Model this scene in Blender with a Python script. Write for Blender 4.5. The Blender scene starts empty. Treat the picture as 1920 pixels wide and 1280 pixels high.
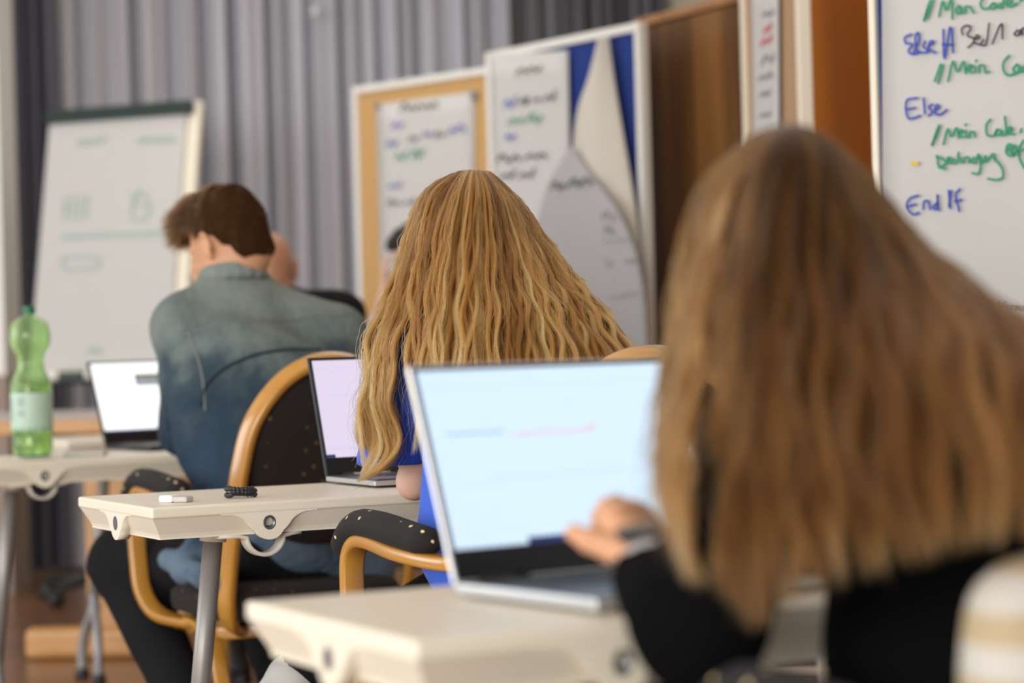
import bpy, bmesh, math, random
import numpy as np
from mathutils import Vector, Matrix

SC = bpy.context.scene
COL = SC.collection
random.seed(7)
RNG = np.random.default_rng(11)

# ------------------------------------------------------------------ camera
F_PX = 4500.0                      # focal length in pixels of the 1920-wide frame
CAM_Z = 1.0
ROLL = 0.028
cam_data = bpy.data.cameras.new('camera')
cam = bpy.data.objects.new('camera', cam_data)
COL.objects.link(cam)
cam_data.sensor_width = 36.0
cam_data.lens = F_PX / 1920.0 * 36.0
cam_data.clip_start = 0.05
cam_data.dof.use_dof = True
cam_data.dof.focus_distance = 3.98
cam_data.dof.aperture_fstop = 2.8
_c, _s = math.cos(ROLL), math.sin(ROLL)
cam.matrix_world = Matrix(((_c, _s, 0, 0), (0, 0, -1, 0), (-_s, _c, 0, CAM_Z), (0, 0, 0, 1)))
SC.camera = cam

# ------------------------------------------------------------------ light
SC.view_settings.view_transform = 'Standard'
SC.view_settings.look = 'None'
SC.view_settings.gamma = 1.0
SC.view_settings.exposure = 0.25
world = bpy.data.worlds.new('world')
SC.world = world
world.use_nodes = True
world.node_tree.nodes['Background'].inputs[0].default_value = (0.86, 0.92, 1.0, 1)
world.node_tree.nodes['Background'].inputs[1].default_value = 0.62


def area_light(name, loc, target, sx, sy, power, color):
    ld = bpy.data.lights.new(name, 'AREA')
    ld.shape = 'RECTANGLE'; ld.size = sx; ld.size_y = sy; ld.energy = power; ld.color = color
    o = bpy.data.objects.new(name, ld); COL.objects.link(o)
    o.location = loc
    o.rotation_euler = (Vector(target) - Vector(loc)).to_track_quat('-Z', 'Y').to_euler()
    return o


area_light('window_light', (-3.4, 1.0, 1.45), (0.0, 3.4, 0.95), 3.0, 1.7, 72, (1.0, 0.97, 0.92))
area_light('window_light', (-5.6, 5.4, 1.9), (-0.2, 10.4, 1.4), 3.2, 2.2, 105, (0.96, 0.97, 1.0))
area_light('window_light', (-2.2, -4.2, 1.9), (0.2, 5.0, 1.0), 4.0, 2.2, 265, (1.0, 0.96, 0.90))  # unseen source, added behind the camera to brighten the table fronts
area_light('overhead_fill_light', (0.4, 4.6, 3.1), (0.4, 4.6, 0), 3.0, 3.0, 12, (1.0, 0.93, 0.84))  # unseen overhead fill, added for light over the near tables
area_light('overhead_fill_light', (-0.2, 8.6, 3.2), (-0.2, 9.2, 0), 3.0, 2.0, 30, (1.0, 0.96, 0.9))  # second added overhead fill, over the back of the room

# ------------------------------------------------------------------ helpers
U = Vector((0.891, 0.454, 0.0))     # along the rows of tables
W = Vector((-0.454, 0.891, 0.0))    # the way everybody faces


def R(a, b, z=0.0):
    return U * a + W * b + Vector((0, 0, z))


def P(px, py, d):
    """the point of the place seen at a pixel, at a distance along the view"""
    u = (px - 960.0) / F_PX; v = (640.0 - py) / F_PX
    return Vector((d * (u * _c + v * _s), d, CAM_Z + d * (-u * _s + v * _c)))


def on_plane(px, py, p0, n):
    r = P(px, py, 1.0) - Vector((0, 0, CAM_Z))
    o = Vector((0, 0, CAM_Z))
    t = (Vector(p0) - o).dot(n) / r.dot(n)
    return o + r * t


def props(o, label=None, cat=None, group=None, kind=None):
    if label: o['label'] = label
    if cat: o['category'] = cat
    if group: o['group'] = group
    if kind: o['kind'] = kind
    return o


def thing(name, label, cat, loc=(0, 0, 0), rotz=0.0, group=None):
    o = bpy.data.objects.new(name, None); COL.objects.link(o)
    o.empty_display_size = 0.05
    o.location = loc; o.rotation_euler = (0, 0, rotz)
    return props(o, label, cat, group)


def obj(name, bm, mats, parent=None, smooth=False, label=None, world=False):
    """a mesh object; world=True: the mesh is in world space under a parent Empty"""
    me = bpy.data.meshes.new(name)
    if isinstance(bm, bmesh.types.BMesh):
        bm.normal_update()
        bm.to_mesh(me); bm.free()
    else:
        v, f = bm
        me.from_pydata([tuple(map(float, p)) for p in v], [], [tuple(map(int, q)) for q in f])
        me.update()
    if not isinstance(mats, (list, tuple)): mats = [mats]
    for m in mats: me.materials.append(m)
    if smooth:
        me.polygons.foreach_set('use_smooth', [True] * len(me.polygons))
    o = bpy.data.objects.new(name, me); COL.objects.link(o)
    if parent is not None:
        o.parent = parent
        if world:
            o.matrix_parent_inverse = Matrix.LocRotScale(parent.location, parent.rotation_euler, None).inverted()
    if label: o['label'] = label
    return o


def B():
    return bmesh.new()


def box(bm, x0, x1, y0, y1, z0, z1, bev=0.0, mi=0, M=None, seg=2):
    r = bmesh.ops.create_cube(bm, size=1.0)
    vs = r['verts']
    for v in vs:
        v.co = Vector((x0 + (v.co.x + .5) * (x1 - x0), y0 + (v.co.y + .5) * (y1 - y0), z0 + (v.co.z + .5) * (z1 - z0)))
    fs = set(f for v in vs for f in v.link_faces)
    if bev > 0:
        es = list(set(e for v in vs for e in v.link_edges))
        rr = bmesh.ops.bevel(bm, geom=es, offset=bev, segments=seg, affect='EDGES', profile=0.5)
        vs = list(set(v for f in rr['faces'] for v in f.verts) | set(v for v in vs if v.is_valid))
        fs = set(f for v in vs for f in v.link_faces)
    for f in fs: f.material_index = mi
    if M is not None:
        for v in vs: v.co = M @ v.co
    return vs


def catmull(pts, n):
    p = np.array([tuple(q) for q in pts], float)
    if len(p) < 3:
        t = np.linspace(0, 1, n)[:, None]
        return p[0] * (1 - t) + p[-1] * t
    d = np.r_[0, np.cumsum(np.linalg.norm(np.diff(p, axis=0), axis=1) + 1e-9)]
    d /= d[-1]
    m = np.zeros_like(p)
    m[1:-1] = (p[2:] - p[:-2]) / (d[2:] - d[:-2])[:, None]
    m[0] = (p[1] - p[0]) / (d[1] - d[0]); m[-1] = (p[-1] - p[-2]) / (d[-1] - d[-2])
    t = np.linspace(0, 1, n)
    i = np.clip(np.searchsorted(d, t, side='right') - 1, 0, len(p) - 2)
    h = (d[i + 1] - d[i])[:, None]; s = ((t - d[i]) / (d[i + 1] - d[i]))[:, None]
    h00 = 2 * s**3 - 3 * s**2 + 1; h10 = s**3 - 2 * s**2 + s; h01 = -2 * s**3 + 3 * s**2; h11 = s**3 - s**2
    return h00 * p[i] + h10 * h * m[i] + h01 * p[i + 1] + h11 * h * m[i + 1]


def sweep(bm, pts, prof, side=None, closed=False, caps=True, mi=0, scales=None):
    """prof: list of (s, n) in the section; side: fixed reference for the s axis"""
    P_ = [Vector(p) for p in pts]
    n = len(P_); rings = []
    prev = None
    for i, p in enumerate(P_):
        if closed: t = P_[(i + 1) % n] - P_[i - 1]
        elif i == 0: t = P_[1] - P_[0]
        elif i == n - 1: t = P_[-1] - P_[-2]
        else: t = P_[i + 1] - P_[i - 1]
        t = t.normalized()
        if side is not None: s = Vector(side)
        elif prev is None: s = Vector((0, 0, 1)) if abs(t.z) < .9 else Vector((1, 0, 0))
        else: s = prev
        s = (s - t * s.dot(t))
        if s.length < 1e-6: s = t.orthogonal()
        s.normalize(); prev = s
        nn = t.cross(s)
        k = 1.0 if scales is None else scales[i]
        rings.append([bm.verts.new(p + s * a * k + nn * b * k) for a, b in prof])
    m = len(prof)
    rng = range(n if closed else n - 1)
    for i in rng:
        a, b = rings[i], rings[(i + 1) % n]
        for j in range(m):
            f = bm.faces.new((a[j], a[(j + 1) % m], b[(j + 1) % m], b[j])); f.material_index = mi; f.smooth = True
    if caps and not closed:
        f = bm.faces.new(list(reversed(rings[0]))); f.material_index = mi
        f = bm.faces.new(rings[-1]); f.material_index = mi
    return rings


def circ(r, n=12, r2=None):
    r2 = r2 or r
    return [(r * math.cos(2 * math.pi * i / n), r2 * math.sin(2 * math.pi * i / n)) for i in range(n)]


def rrect(w, h, c):
    """rounded rectangle profile"""
    o = []
    for cx, cy, a0 in ((w / 2 - c, h / 2 - c, 0), (-w / 2 + c, h / 2 - c, 90), (-w / 2 + c, -h / 2 + c, 180), (w / 2 - c, -h / 2 + c, 270)):
        for k in range(3):
            a = math.radians(a0 + 45 * k)
            o.append((cx + c * math.cos(a), cy + c * math.sin(a)))
    return o


def tube(bm, pts, r, n=12, mi=0, scales=None, res=None, closed=False):
    if res: pts = catmull(pts, res)
    sweep(bm, pts, circ(r, n), mi=mi, scales=scales, closed=closed)


def lathe(bm, prof, n=32, mi=0, c=(0, 0, 0)):
    rings = []
    for r, z in prof:
        rings.append([bm.verts.new((c[0] + r * math.cos(2 * math.pi * i / n), c[1] + r * math.sin(2 * math.pi * i / n), c[2] + z)) for i in range(n)])
    for a, b in zip(rings[:-1], rings[1:]):
        for j in range(n):
            f = bm.faces.new((a[j], a[(j + 1) % n], b[(j + 1) % n], b[j])); f.material_index = mi; f.smooth = True
    for ring, rev in ((rings[0], True), (rings[-1], False)):
        if ring[0].co.to_2d() != ring[1].co.to_2d():
            f = bm.faces.new(list(reversed(ring)) if rev else ring); f.material_index = mi


def extrude_outline(outer, holes, depth, M):
    """flat outline with holes, filled and extruded: (verts, faces) through a 2D curve"""
    cu = bpy.data.curves.new('tmp', 'CURVE'); cu.dimensions = '2D'; cu.fill_mode = 'BOTH'
    cu.extrude = depth / 2
    for ring in [outer] + holes:
        sp = cu.splines.new('POLY'); sp.points.add(len(ring) - 1)
        for q, (x, y) in zip(sp.points, ring): q.co = (x, y, 0, 1)
        sp.use_cyclic_u = True
    o = bpy.data.objects.new('tmp', cu); COL.objects.link(o)
    dg = bpy.context.evaluated_depsgraph_get()
    me = bpy.data.meshes.new_from_object(o.evaluated_get(dg))
    bm = B(); bm.from_mesh(me)
    bmesh.ops.remove_doubles(bm, verts=bm.verts, dist=1e-6)
    bm.transform(M)
    bpy.data.objects.remove(o); bpy.data.curves.remove(cu); bpy.data.meshes.remove(me)
    return bm


def merge(bm, other):
    me = bpy.data.meshes.new('tmp'); other.to_mesh(me); other.free()
    bm.from_mesh(me); bpy.data.meshes.remove(me)


# ------------------------------------------------------------------ SDF bodies -> one smooth skin
def surface_nets(Fv, org, h):
    nx, ny, nz = Fv.shape
    ins = Fv < 0
    cnt = np.zeros((nx - 1, ny - 1, nz - 1), np.float32)
    acc = np.zeros((nx - 1, ny - 1, nz - 1, 3), np.float32)
    sl = lambda o, n: slice(o, n - 1 + o)
    for ax in range(3):
        for o1 in (0, 1):
            for o2 in (0, 1):
                off = [0, 0, 0]; oth = [k for k in range(3) if k != ax]
                off[oth[0]] = o1; off[oth[1]] = o2
                off2 = list(off); off2[ax] = 1
                A = Fv[sl(off[0], nx), sl(off[1], ny), sl(off[2], nz)]
                C = Fv[sl(off2[0], nx), sl(off2[1], ny), sl(off2[2], nz)]
                m = (A < 0) != (C < 0)
                t = np.where(m, A / np.where(m, A - C, 1), 0)
                cnt += m
                for k in range(3):
                    acc[..., k] += m * (t if k == ax else off[k])
    act = cnt > 0
    idx = -np.ones(act.shape, np.int64); n = int(act.sum()); idx[act] = np.arange(n)
    V = acc[act] / cnt[act][:, None] + np.argwhere(act)
    V = V * h + np.array(org)
    faces = []
    for ax in range(3):
        s0 = [slice(1, -1)] * 3; s1 = [slice(1, -1)] * 3
        s0[ax] = slice(0, -1); s1[ax] = slice(1, None)
        A = ins[tuple(s0)]; C = ins[tuple(s1)]
        q = np.argwhere(A != C); 
        if len(q) == 0: continue
        inside0 = A[tuple(q.T)]
        base = q.copy()
        for k in range(3):
            if k != ax: base[:, k] += 1
        b_, c_ = [k for k in range(3) if k != ax]
        def cell(d1, d2):
            z = base.copy(); z[:, b_] += d1; z[:, c_] += d2
            return idx[tuple(z.T)]
        q4 = np.stack([cell(-1, -1), cell(0, -1), cell(0, 0), cell(-1, 0)], 1)
        flip = inside0 if ax != 1 else ~inside0
        q4 = np.where(flip[:, None], q4, q4[:, ::-1])
        faces.append(q4)
    return V, np.concatenate(faces)


class SDF:
    """soft union of tapered limbs and ellipsoids, meshed as one surface"""
    def __init__(s): s.pr = []

    def cone(s, a, b, r1, r2=None, k=0.02):
        s.pr.append(('c', np.array(a, float), np.array(b, float), r1, r1 if r2 is None else r2, k)); return s

    def chain(s, pts, rs, k=0.02):
        for i in range(len(pts) - 1): s.cone(pts[i], pts[i + 1], rs[i], rs[i + 1], k)
        return s

    def ell(s, c, r, axes=None, k=0.02):
        s.pr.append(('e', np.array(c, float), np.array(r, float), np.eye(3) if axes is None else np.array([tuple(a) for a in axes], float), k)); return s

    def mesh(s, h, disp=None, cut=None):
        lo = np.full(3, 1e9); hi = -lo
        for p in s.pr:
            if p[0] == 'c':
                r = max(p[3], p[4]); lo = np.minimum(lo, np.minimum(p[1], p[2]) - r); hi = np.maximum(hi, np.maximum(p[1], p[2]) + r)
            else:
                r = max(p[2]); lo = np.minimum(lo, p[1] - r); hi = np.maximum(hi, p[1] + r)
        lo -= 4 * h + .02; hi += 4 * h + .02
        n = np.ceil((hi - lo) / h).astype(int) + 1
        Fv = np.full(n, 1.0, np.float32)
        ax = [lo[i] + h * np.arange(n[i]) for i in range(3)]
        for p in s.pr:
            k = p[-1]; pad = k + .04
            if p[0] == 'c':
                r = max(p[3], p[4]); l = np.minimum(p[1], p[2]) - r - pad; u = np.maximum(p[1], p[2]) + r + pad
            else:
                r = max(p[2]); l = p[1] - r - pad; u = p[1] + r + pad
            i0 = np.clip(((l - lo) / h).astype(int), 0, n - 1); i1 = np.clip(((u - lo) / h).astype(int) + 2, 1, n)
            X = ax[0][i0[0]:i1[0], None, None].astype(np.float32); Y = ax[1][None, i0[1]:i1[1], None].astype(np.float32); Z = ax[2][None, None, i0[2]:i1[2]].astype(np.float32)
            if p[0] == 'c':
                a, b, r1, r2 = p[1], p[2], p[3], p[4]
                d = b - a; L = max(float(d @ d), 1e-9)
                t = np.clip(((X - a[0]) * d[0] + (Y - a[1]) * d[1] + (Z - a[2]) * d[2]) / L, 0, 1)
                D = np.sqrt((X - a[0] - t * d[0])**2 + (Y - a[1] - t * d[1])**2 + (Z - a[2] - t * d[2])**2) - (r1 + (r2 - r1) * t)
            else:
                c, r, A = p[1], p[2], p[3]
                q = [(X - c[0]) * A[i, 0] + (Y - c[1]) * A[i, 1] + (Z - c[2]) * A[i, 2] for i in range(3)]
                k0 = np.sqrt(sum((q[i] / r[i])**2 for i in range(3))); k1 = np.sqrt(sum((q[i] / r[i]**2)**2 for i in range(3)))
                D = k0 * (k0 - 1) / np.maximum(k1, 1e-6)
            S = Fv[i0[0]:i1[0], i0[1]:i1[1], i0[2]:i1[2]]
            hh = np.clip(.5 + .5 * (S - D) / k, 0, 1)
            Fv[i0[0]:i1[0], i0[1]:i1[1], i0[2]:i1[2]] = S + (D - S) * hh - k * hh * (1 - hh)
        if disp is not None or cut is not None:
            X, Y, Z = np.meshgrid(*ax, indexing='ij')
            if disp is not None: Fv = Fv + disp(X, Y, Z)
            if cut is not None: Fv = np.maximum(Fv, cut(X, Y, Z))
        return surface_nets(Fv.astype(np.float32), lo, h)


# ------------------------------------------------------------------ materials
def nmat(name):
    m = bpy.data.materials.new(name); m.use_nodes = True
    nt = m.node_tree; b = nt.nodes['Principled BSDF']
    return m, nt, b


def mat(name, color, rough=0.5, metal=0.0, spec=0.5, coat=0.0, sheen=0.0, emit=None, es=0.0, sss=0.0, var=0.0, vscale=8.0, bump=0.0, bscale=60.0, trans=0.0, ior=1.45):
    m, nt, b = nmat(name)
    c = (*color, 1)
    b.inputs['Base Color'].default_value = c
    b.inputs['Roughness'].default_value = rough
    b.inputs['Metallic'].default_value = metal
    b.inputs['Specular IOR Level'].default_value = spec
    b.inputs['Coat Weight'].default_value = coat
    b.inputs['Sheen Weight'].default_value = sheen
    b.inputs['Transmission Weight'].default_value = trans
    b.inputs['IOR'].default_value = ior
    if sss:
        b.inputs['Subsurface Weight'].default_value = sss
        b.inputs['Subsurface Radius'].default_value = (1.0, .35, .2)
        b.inputs['Subsurface Scale'].default_value = 0.01
    if emit:
        b.inputs['Emission Color'].default_value = (*emit, 1); b.inputs['Emission Strength'].default_value = es
    if var > 0 or bump > 0:
        tc = nt.nodes.new('ShaderNodeTexCoord')
        if var > 0:
            nz = nt.nodes.new('ShaderNodeTexNoise'); nz.inputs['Scale'].default_value = vscale; nz.inputs['Detail'].default_value = 4
            nt.links.new(tc.outputs['Object'], nz.inputs['Vector'])
            mx = nt.nodes.new('ShaderNodeMix'); mx.data_type = 'RGBA'
            mx.inputs['A'].default_value = tuple(max(0, x * (1 - var)) for x in color) + (1,)
            mx.inputs['B'].default_value = tuple(min(1, x * (1 + var)) for x in color) + (1,)
            nt.links.new(nz.outputs['Fac'], mx.inputs['Factor']); nt.links.new(mx.outputs['Result'], b.inputs['Base Color'])
        if bump > 0:
            n2 = nt.nodes.new('ShaderNodeTexNoise'); n2.inputs['Scale'].default_value = bscale; n2.inputs['Detail'].default_value = 3
            nt.links.new(tc.outputs['Object'], n2.inputs['Vector'])
            bp = nt.nodes.new('ShaderNodeBump'); bp.inputs['Strength'].default_value = bump; bp.inputs['Distance'].default_value = 0.01
            nt.links.new(n2.outputs['Fac'], bp.inputs['Height']); nt.links.new(bp.outputs['Normal'], b.inputs['Normal'])
    return m


def wood(name, c1, c2, scale=(14, 14, 1.2), rough=0.35, coat=0.3, rot=(0, 0, 0), dist=1.5, spec=.5):
    m, nt, b = nmat(name)
    tc = nt.nodes.new('ShaderNodeTexCoord'); mp = nt.nodes.new('ShaderNodeMapping')
    mp.inputs['Scale'].default_value = scale; mp.inputs['Rotation'].default_value = rot
    nz = nt.nodes.new('ShaderNodeTexNoise'); nz.inputs['Scale'].default_value = 1.0; nz.inputs['Detail'].default_value = 6; nz.inputs['Distortion'].default_value = dist
    rp = nt.nodes.new('ShaderNodeValToRGB')
    rp.color_ramp.elements[0].position = .3; rp.color_ramp.elements[0].color = (*c1, 1)
    rp.color_ramp.elements[1].position = .7; rp.color_ramp.elements[1].color = (*c2, 1)
    nt.links.new(tc.outputs['Object'], mp.inputs['Vector']); nt.links.new(mp.outputs['Vector'], nz.inputs['Vector'])
    nt.links.new(nz.outputs['Fac'], rp.inputs['Fac']); nt.links.new(rp.outputs['Color'], b.inputs['Base Color'])
    b.inputs['Specular IOR Level'].default_value = spec; b.inputs['Roughness'].default_value = rough; b.inputs['Coat Weight'].default_value = coat; b.inputs['Coat Roughness'].default_value = 0.15
    return m


def emis(name, color, s=1.0):
    m, nt, b = nmat(name)
    b.inputs['Base Color'].default_value = (0.01, 0.01, 0.01, 1)
    b.inputs['Roughness'].default_value = 0.35
    b.inputs['Emission Color'].default_value = (*color, 1); b.inputs['Emission Strength'].default_value = s
    return m


def dotted_fabric(name, base, dot, scale, size=0.09):
    m, nt, b = nmat(name)
    tc = nt.nodes.new('ShaderNodeTexCoord')
    vo = nt.nodes.new('ShaderNodeTexVoronoi'); vo.inputs['Scale'].default_value = scale; vo.inputs['Randomness'].default_value = 0.12
    mp = nt.nodes.new('ShaderNodeMapping'); mp.inputs['Rotation'].default_value = (.62, .48, .35)
    nt.links.new(tc.outputs['Object'], mp.inputs['Vector']); nt.links.new(mp.outputs['Vector'], vo.inputs['Vector'])
    lt = nt.nodes.new('ShaderNodeMath'); lt.operation = 'LESS_THAN'; lt.inputs[1].default_value = size
    nt.links.new(vo.outputs['Distance'], lt.inputs[0])
    mx = nt.nodes.new('ShaderNodeMix'); mx.data_type = 'RGBA'
    mx.inputs['A'].default_value = (*base, 1); mx.inputs['B'].default_value = (*dot, 1)
    nt.links.new(lt.outputs[0], mx.inputs['Factor']); nt.links.new(mx.outputs['Result'], b.inputs['Base Color'])
    b.inputs['Roughness'].default_value = 0.85; b.inputs['Sheen Weight'].default_value = 0.03; b.inputs['Specular IOR Level'].default_value = .25
    wv = nt.nodes.new('ShaderNodeTexNoise'); wv.inputs['Scale'].default_value = 420
    nt.links.new(tc.outputs['Object'], wv.inputs['Vector'])
    bp = nt.nodes.new('ShaderNodeBump'); bp.inputs['Strength'].default_value = .35; bp.inputs['Distance'].default_value = .004
    nt.links.new(wv.outputs['Fac'], bp.inputs['Height']); nt.links.new(bp.outputs['Normal'], b.inputs['Normal'])
    return m


M = {}
M['cream'] = mat('cream_plastic', (0.80, 0.74, 0.60), 0.38, spec=.45, var=.03, vscale=3)
M['hole'] = mat('dark_ferrule', (0.16, 0.17, 0.18), 0.35, metal=.7)
M['leg'] = mat('grey_leg_enamel', (0.31, 0.295, 0.28), 0.42, metal=.35)
M['leg_light'] = mat('pale_grey_leg_enamel', (0.30, 0.30, 0.31), 0.4, metal=.4)
M['bracket'] = mat('pale_grey_plastic', (0.62, 0.58, 0.50), 0.5)
M['bent'] = wood('lacquered_bentwood', (0.41, 0.185, 0.024), (0.54, 0.27, 0.045), (6, 6, 6), .26, .5, dist=.6)
M['uphol'] = dotted_fabric('dotted_black_upholstery', (0.016, 0.012, 0.010), (0.13, 0.075, 0.025), 34, .14)
M['pad'] = dotted_fabric('dotted_charcoal_armpad', (0.020, 0.018, 0.019), (0.75, 0.62, 0.30), 44, .15)
M['desk_wood'] = wood('beech_veneer', (0.50, 0.25, 0.08), (0.62, 0.34, 0.13), (3, 3, 9), .4, .2)
M['desk_grey'] = mat('desk_laminate', (0.42, 0.39, 0.37), .4)
M['paper'] = mat('flipchart_paper', (0.53, 0.52, 0.50), .75, var=.015, vscale=5)
M['paper_back'] = mat('paper_back', (0.56, 0.52, 0.45), .8, var=.02, vscale=4)
M['alu'] = mat('painted_frame', (0.72, 0.71, 0.66), .4)
M['cream_frame'] = mat('cream_frame', (0.78, 0.72, 0.58), .45)
M['tan_felt'] = mat('tan_pinboard_felt', (0.52, 0.31, 0.12), .95, var=.06, vscale=30, bump=.2, bscale=200)
M['blue_felt'] = mat('blue_pinboard_felt', (0.012, 0.035, 0.19), .95, var=.08, vscale=20, bump=.2, bscale=200)
M['black'] = mat('black_plastic', (0.02, 0.02, 0.022), .45)
M['dark_green'] = mat('dark_green_plastic', (0.012, 0.03, 0.024), .4)
M['pin'] = mat('grey_magnet', (0.22, 0.26, 0.25), .5)
M['ink_blue'] = mat('blue_marker_ink', (0.03, 0.07, 0.42), .6)
M['ink_green'] = mat('green_marker_ink', (0.01, 0.28, 0.13), .6)
M['ink_palegreen'] = mat('faint_green_marker_ink', (0.34, 0.47, 0.40), .6)
M['ink_black'] = mat('black_marker_ink', (0.03, 0.03, 0.035), .6)
M['ink_grey'] = mat('grey_print', (0.22, 0.22, 0.22), .6)
M['ink_yellow'] = mat('yellow_marker_ink', (0.68, 0.46, 0.03), .6)
M['ink_red'] = mat('red_marker_ink', (0.60, 0.12, 0.12), .6)
M['lap_dark'] = mat('dark_laptop_shell', (0.025, 0.026, 0.03), .35, metal=.3)
M['lap_silver'] = mat('silver_laptop_shell', (0.62, 0.63, 0.64), .3, metal=.75)
M['bezel'] = mat('black_bezel', (0.006, 0.006, 0.007), .18)
M['keys'] = mat('black_keys', (0.02, 0.02, 0.022), .5)
M['scr_blue'] = emis('bluish_white_screen', (0.66, 0.83, 1.0), 0.92)
M['scr_lilac'] = emis('lilac_screen', (0.71, 0.63, 0.80), 0.92)
M['scr_white'] = emis('white_screen', (1.0, 1.0, 1.0), 1.15)
M['scr_line_blue'] = emis('screen_blue_line', (0.26, 0.42, 0.80), .9)
M['scr_line_red'] = emis('screen_red_line', (0.90, 0.45, 0.42), .9)
M['scr_pale'] = emis('screen_pale_line', (0.52, 0.74, 0.98), .92)
M['scr_pale2'] = emis('screen_toolbar', (0.60, 0.76, 0.97), .92)
M['scr_lpale'] = emis('screen_lilac_toolbar', (0.62, 0.54, 0.72), .92)
M['scr_lblue'] = emis('screen_lilac_selection', (0.47, 0.58, 0.86), .92)
M['scr_navy'] = emis('screen_taskbar', (0.012, 0.03, 0.12), 1)
M['scr_icon'] = emis('screen_icon', (0.10, 0.28, 0.75), 1)
M['scr_icon2'] = emis('screen_icon_teal', (0.10, 0.50, 0.60), 1)
M['scr_olive'] = emis('screen_dialog', (0.10, 0.13, 0.055), 1)
M['scr_grey'] = emis('screen_dialog_field', (0.42, 0.42, 0.50), 1)
M['pillar'] = mat('white_plaster', (0.90, 0.88, 0.84), .8)
M['dado'] = mat('taupe_dado_paint', (0.33, 0.26, 0.21), .7)
M['wall'] = mat('beige_wall_paint', (0.62, 0.55, 0.43), .85, var=.03, vscale=3)
M['cab_brown'] = wood('brown_veneer', (0.075, 0.028, 0.006), (0.20, 0.088, 0.022), (9, 9, .55), .35, .08, dist=1.0, spec=.25)
M['cab_top'] = wood('brown_trim', (0.24, 0.10, 0.03), (0.36, 0.17, 0.06), (3, 3, 3), .4, .2)
M['cab_orange'] = wood('orange_brown_veneer', (0.36, 0.100, 0.002), (0.50, 0.155, 0.006), (4, 4, .5), .5, 0, dist=.7, spec=.12)
M['floor'] = wood('brown_floor', (0.16, 0.066, 0.028), (0.25, 0.115, 0.050), (1.2, 7, 1), .33, .25, rot=(0, 0, .4), dist=.4)
# ------------------------------------------------------------------ the room
def room_box(name, a0, a1, b0, b1, z0, z1, m):
    bm = B()
    MM = Matrix(((U.x, W.x, 0, 0), (U.y, W.y, 0, 0), (0, 0, 1, 0), (0, 0, 0, 1)))
    box(bm, a0, a1, b0, b1, z0, z1, M=MM)
    return props(obj(name, bm, m), kind='structure')


room_box('floor', -5, 6.6, -3, 11.1, -0.12, 0, M['floor'])
room_box('wall_front', -1.5, 6.6, 11.0, 11.12, 0, 3.4, M['wall'])
room_box('wall_right', 6.42, 6.56, 1.0, 11.0, 0, 3.4, M['wall'])
room_box('ceiling', -3.2, 6.6, -2, 11.1, 3.4, 3.5, M['pillar'])
bm = B(); box(bm, -2.75, -2.125, 10.05, 10.4, 0.92, 3.4)
pl = props(obj('pillar_left', bm, M['pillar']), kind='structure')
bm = B(); box(bm, -2.76, -2.115, 10.04, 10.41, 0.0, 0.92)
props(obj('dado', bm, M['dado'], pl))


# ------------------------------------------------------------------ curtains
def curtain_mat(name, c, sh):
    m, nt, b = nmat(name)
    b.inputs['Base Color'].default_value = (*c, 1)
    b.inputs['Roughness'].default_value = .36
    b.inputs['Sheen Weight'].default_value = sh
    b.inputs['Specular IOR Level'].default_value = .6
    return m


def curtain(a0, a1, m, label, amp, seed, b0=10.66, per=0.105):
    rng = np.random.default_rng(seed)
    n = int((a1 - a0) / 0.006)
    s = np.linspace(a0, a1, n)
    # irregular pleats: integrate a wandering frequency
    nf = max(4, int((a1 - a0) / .12) + 2)
    fr = np.interp(s, np.linspace(a0, a1, nf), rng.uniform(.65, 1.5, nf))
    ph = np.cumsum(fr) * (s[1] - s[0]) / per * 2 * math.pi
    am = np.interp(s, np.linspace(a0, a1, nf), rng.uniform(.35, 1.25, nf))
    sn = np.abs(np.sin(ph / 2 + .35 * np.sin(ph * .37)))
    prof = amp * am * (2.1 * (1 - sn) ** 1.7 - .35 + .22 * np.sin(1.7 * ph + 1.0) + .10 * np.sin(3.1 * ph))
    zs = np.array([0.03, .3, .8, 1.3, 1.9, 2.5, 3.1])
    bm = B(); rows = []
    for j, z in enumerate(zs):
        k = 1 - .25 * j / 6
        dr = .012 * np.sin(ph * .31 + z * 1.7)
        rows.append([bm.verts.new(R(a + d2 * .5, b0 + p * k + d2, z)) for a, p, d2 in zip(s, prof, dr)])
    for r0, r1 in zip(rows[:-1], rows[1:]):
        for i in range(n - 1):
            f = bm.faces.new((r0[i], r0[i + 1], r1[i + 1], r1[i])); f.smooth = True
    o = obj('curtain', bm, m)
    return props(o, label, 'curtain')


curtain(2.78, 3.15, curtain_mat('shade_slate_satin', (0.085, 0.088, 0.125), .2), 'far-left curtain with its shade painted dark slate, beside the white pillar', .045, 3)  # same cloth as the silver curtain; its shade is put into this colour
curtain(3.17, 5.46, curtain_mat('silver_satin', (0.52, 0.52, 0.58), .3), 'wide silver-grey pleated curtain behind the flip chart easel', .095, 5, per=.14)
curtain(5.48, 6.36, curtain_mat('falloff_charcoal_satin', (0.07, 0.07, 0.085), .15), 'far-corner curtain above the blue pinboard, light falloff painted charcoal', .05, 9)  # dark colour paints the light falling off towards this corner
bm = B()
c = P(590, 22, 11.0)
box(bm, 2.8, 6.38, 10.60, 10.66, 3.1, 3.16, M=Matrix(((U.x, W.x, 0, 0), (U.y, W.y, 0, 0), (0, 0, 1, 0), (0, 0, 0, 1))))
props(obj('curtain_rail', bm, M['alu']), 'pale rail carrying the curtains along the front wall', 'rail')
hk = thing('curtain_tieback', 'small round bright curtain knob high on the silver-grey curtain', 'knob', P(590, 22, 11.30))
bm = B(); bmesh.ops.create_uvsphere(bm, u_segments=20, v_segments=12, radius=.024); obj('knob', bm, mat('bright_chrome', (.85, .88, .95), .15, metal=.3), hk, True)
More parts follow.
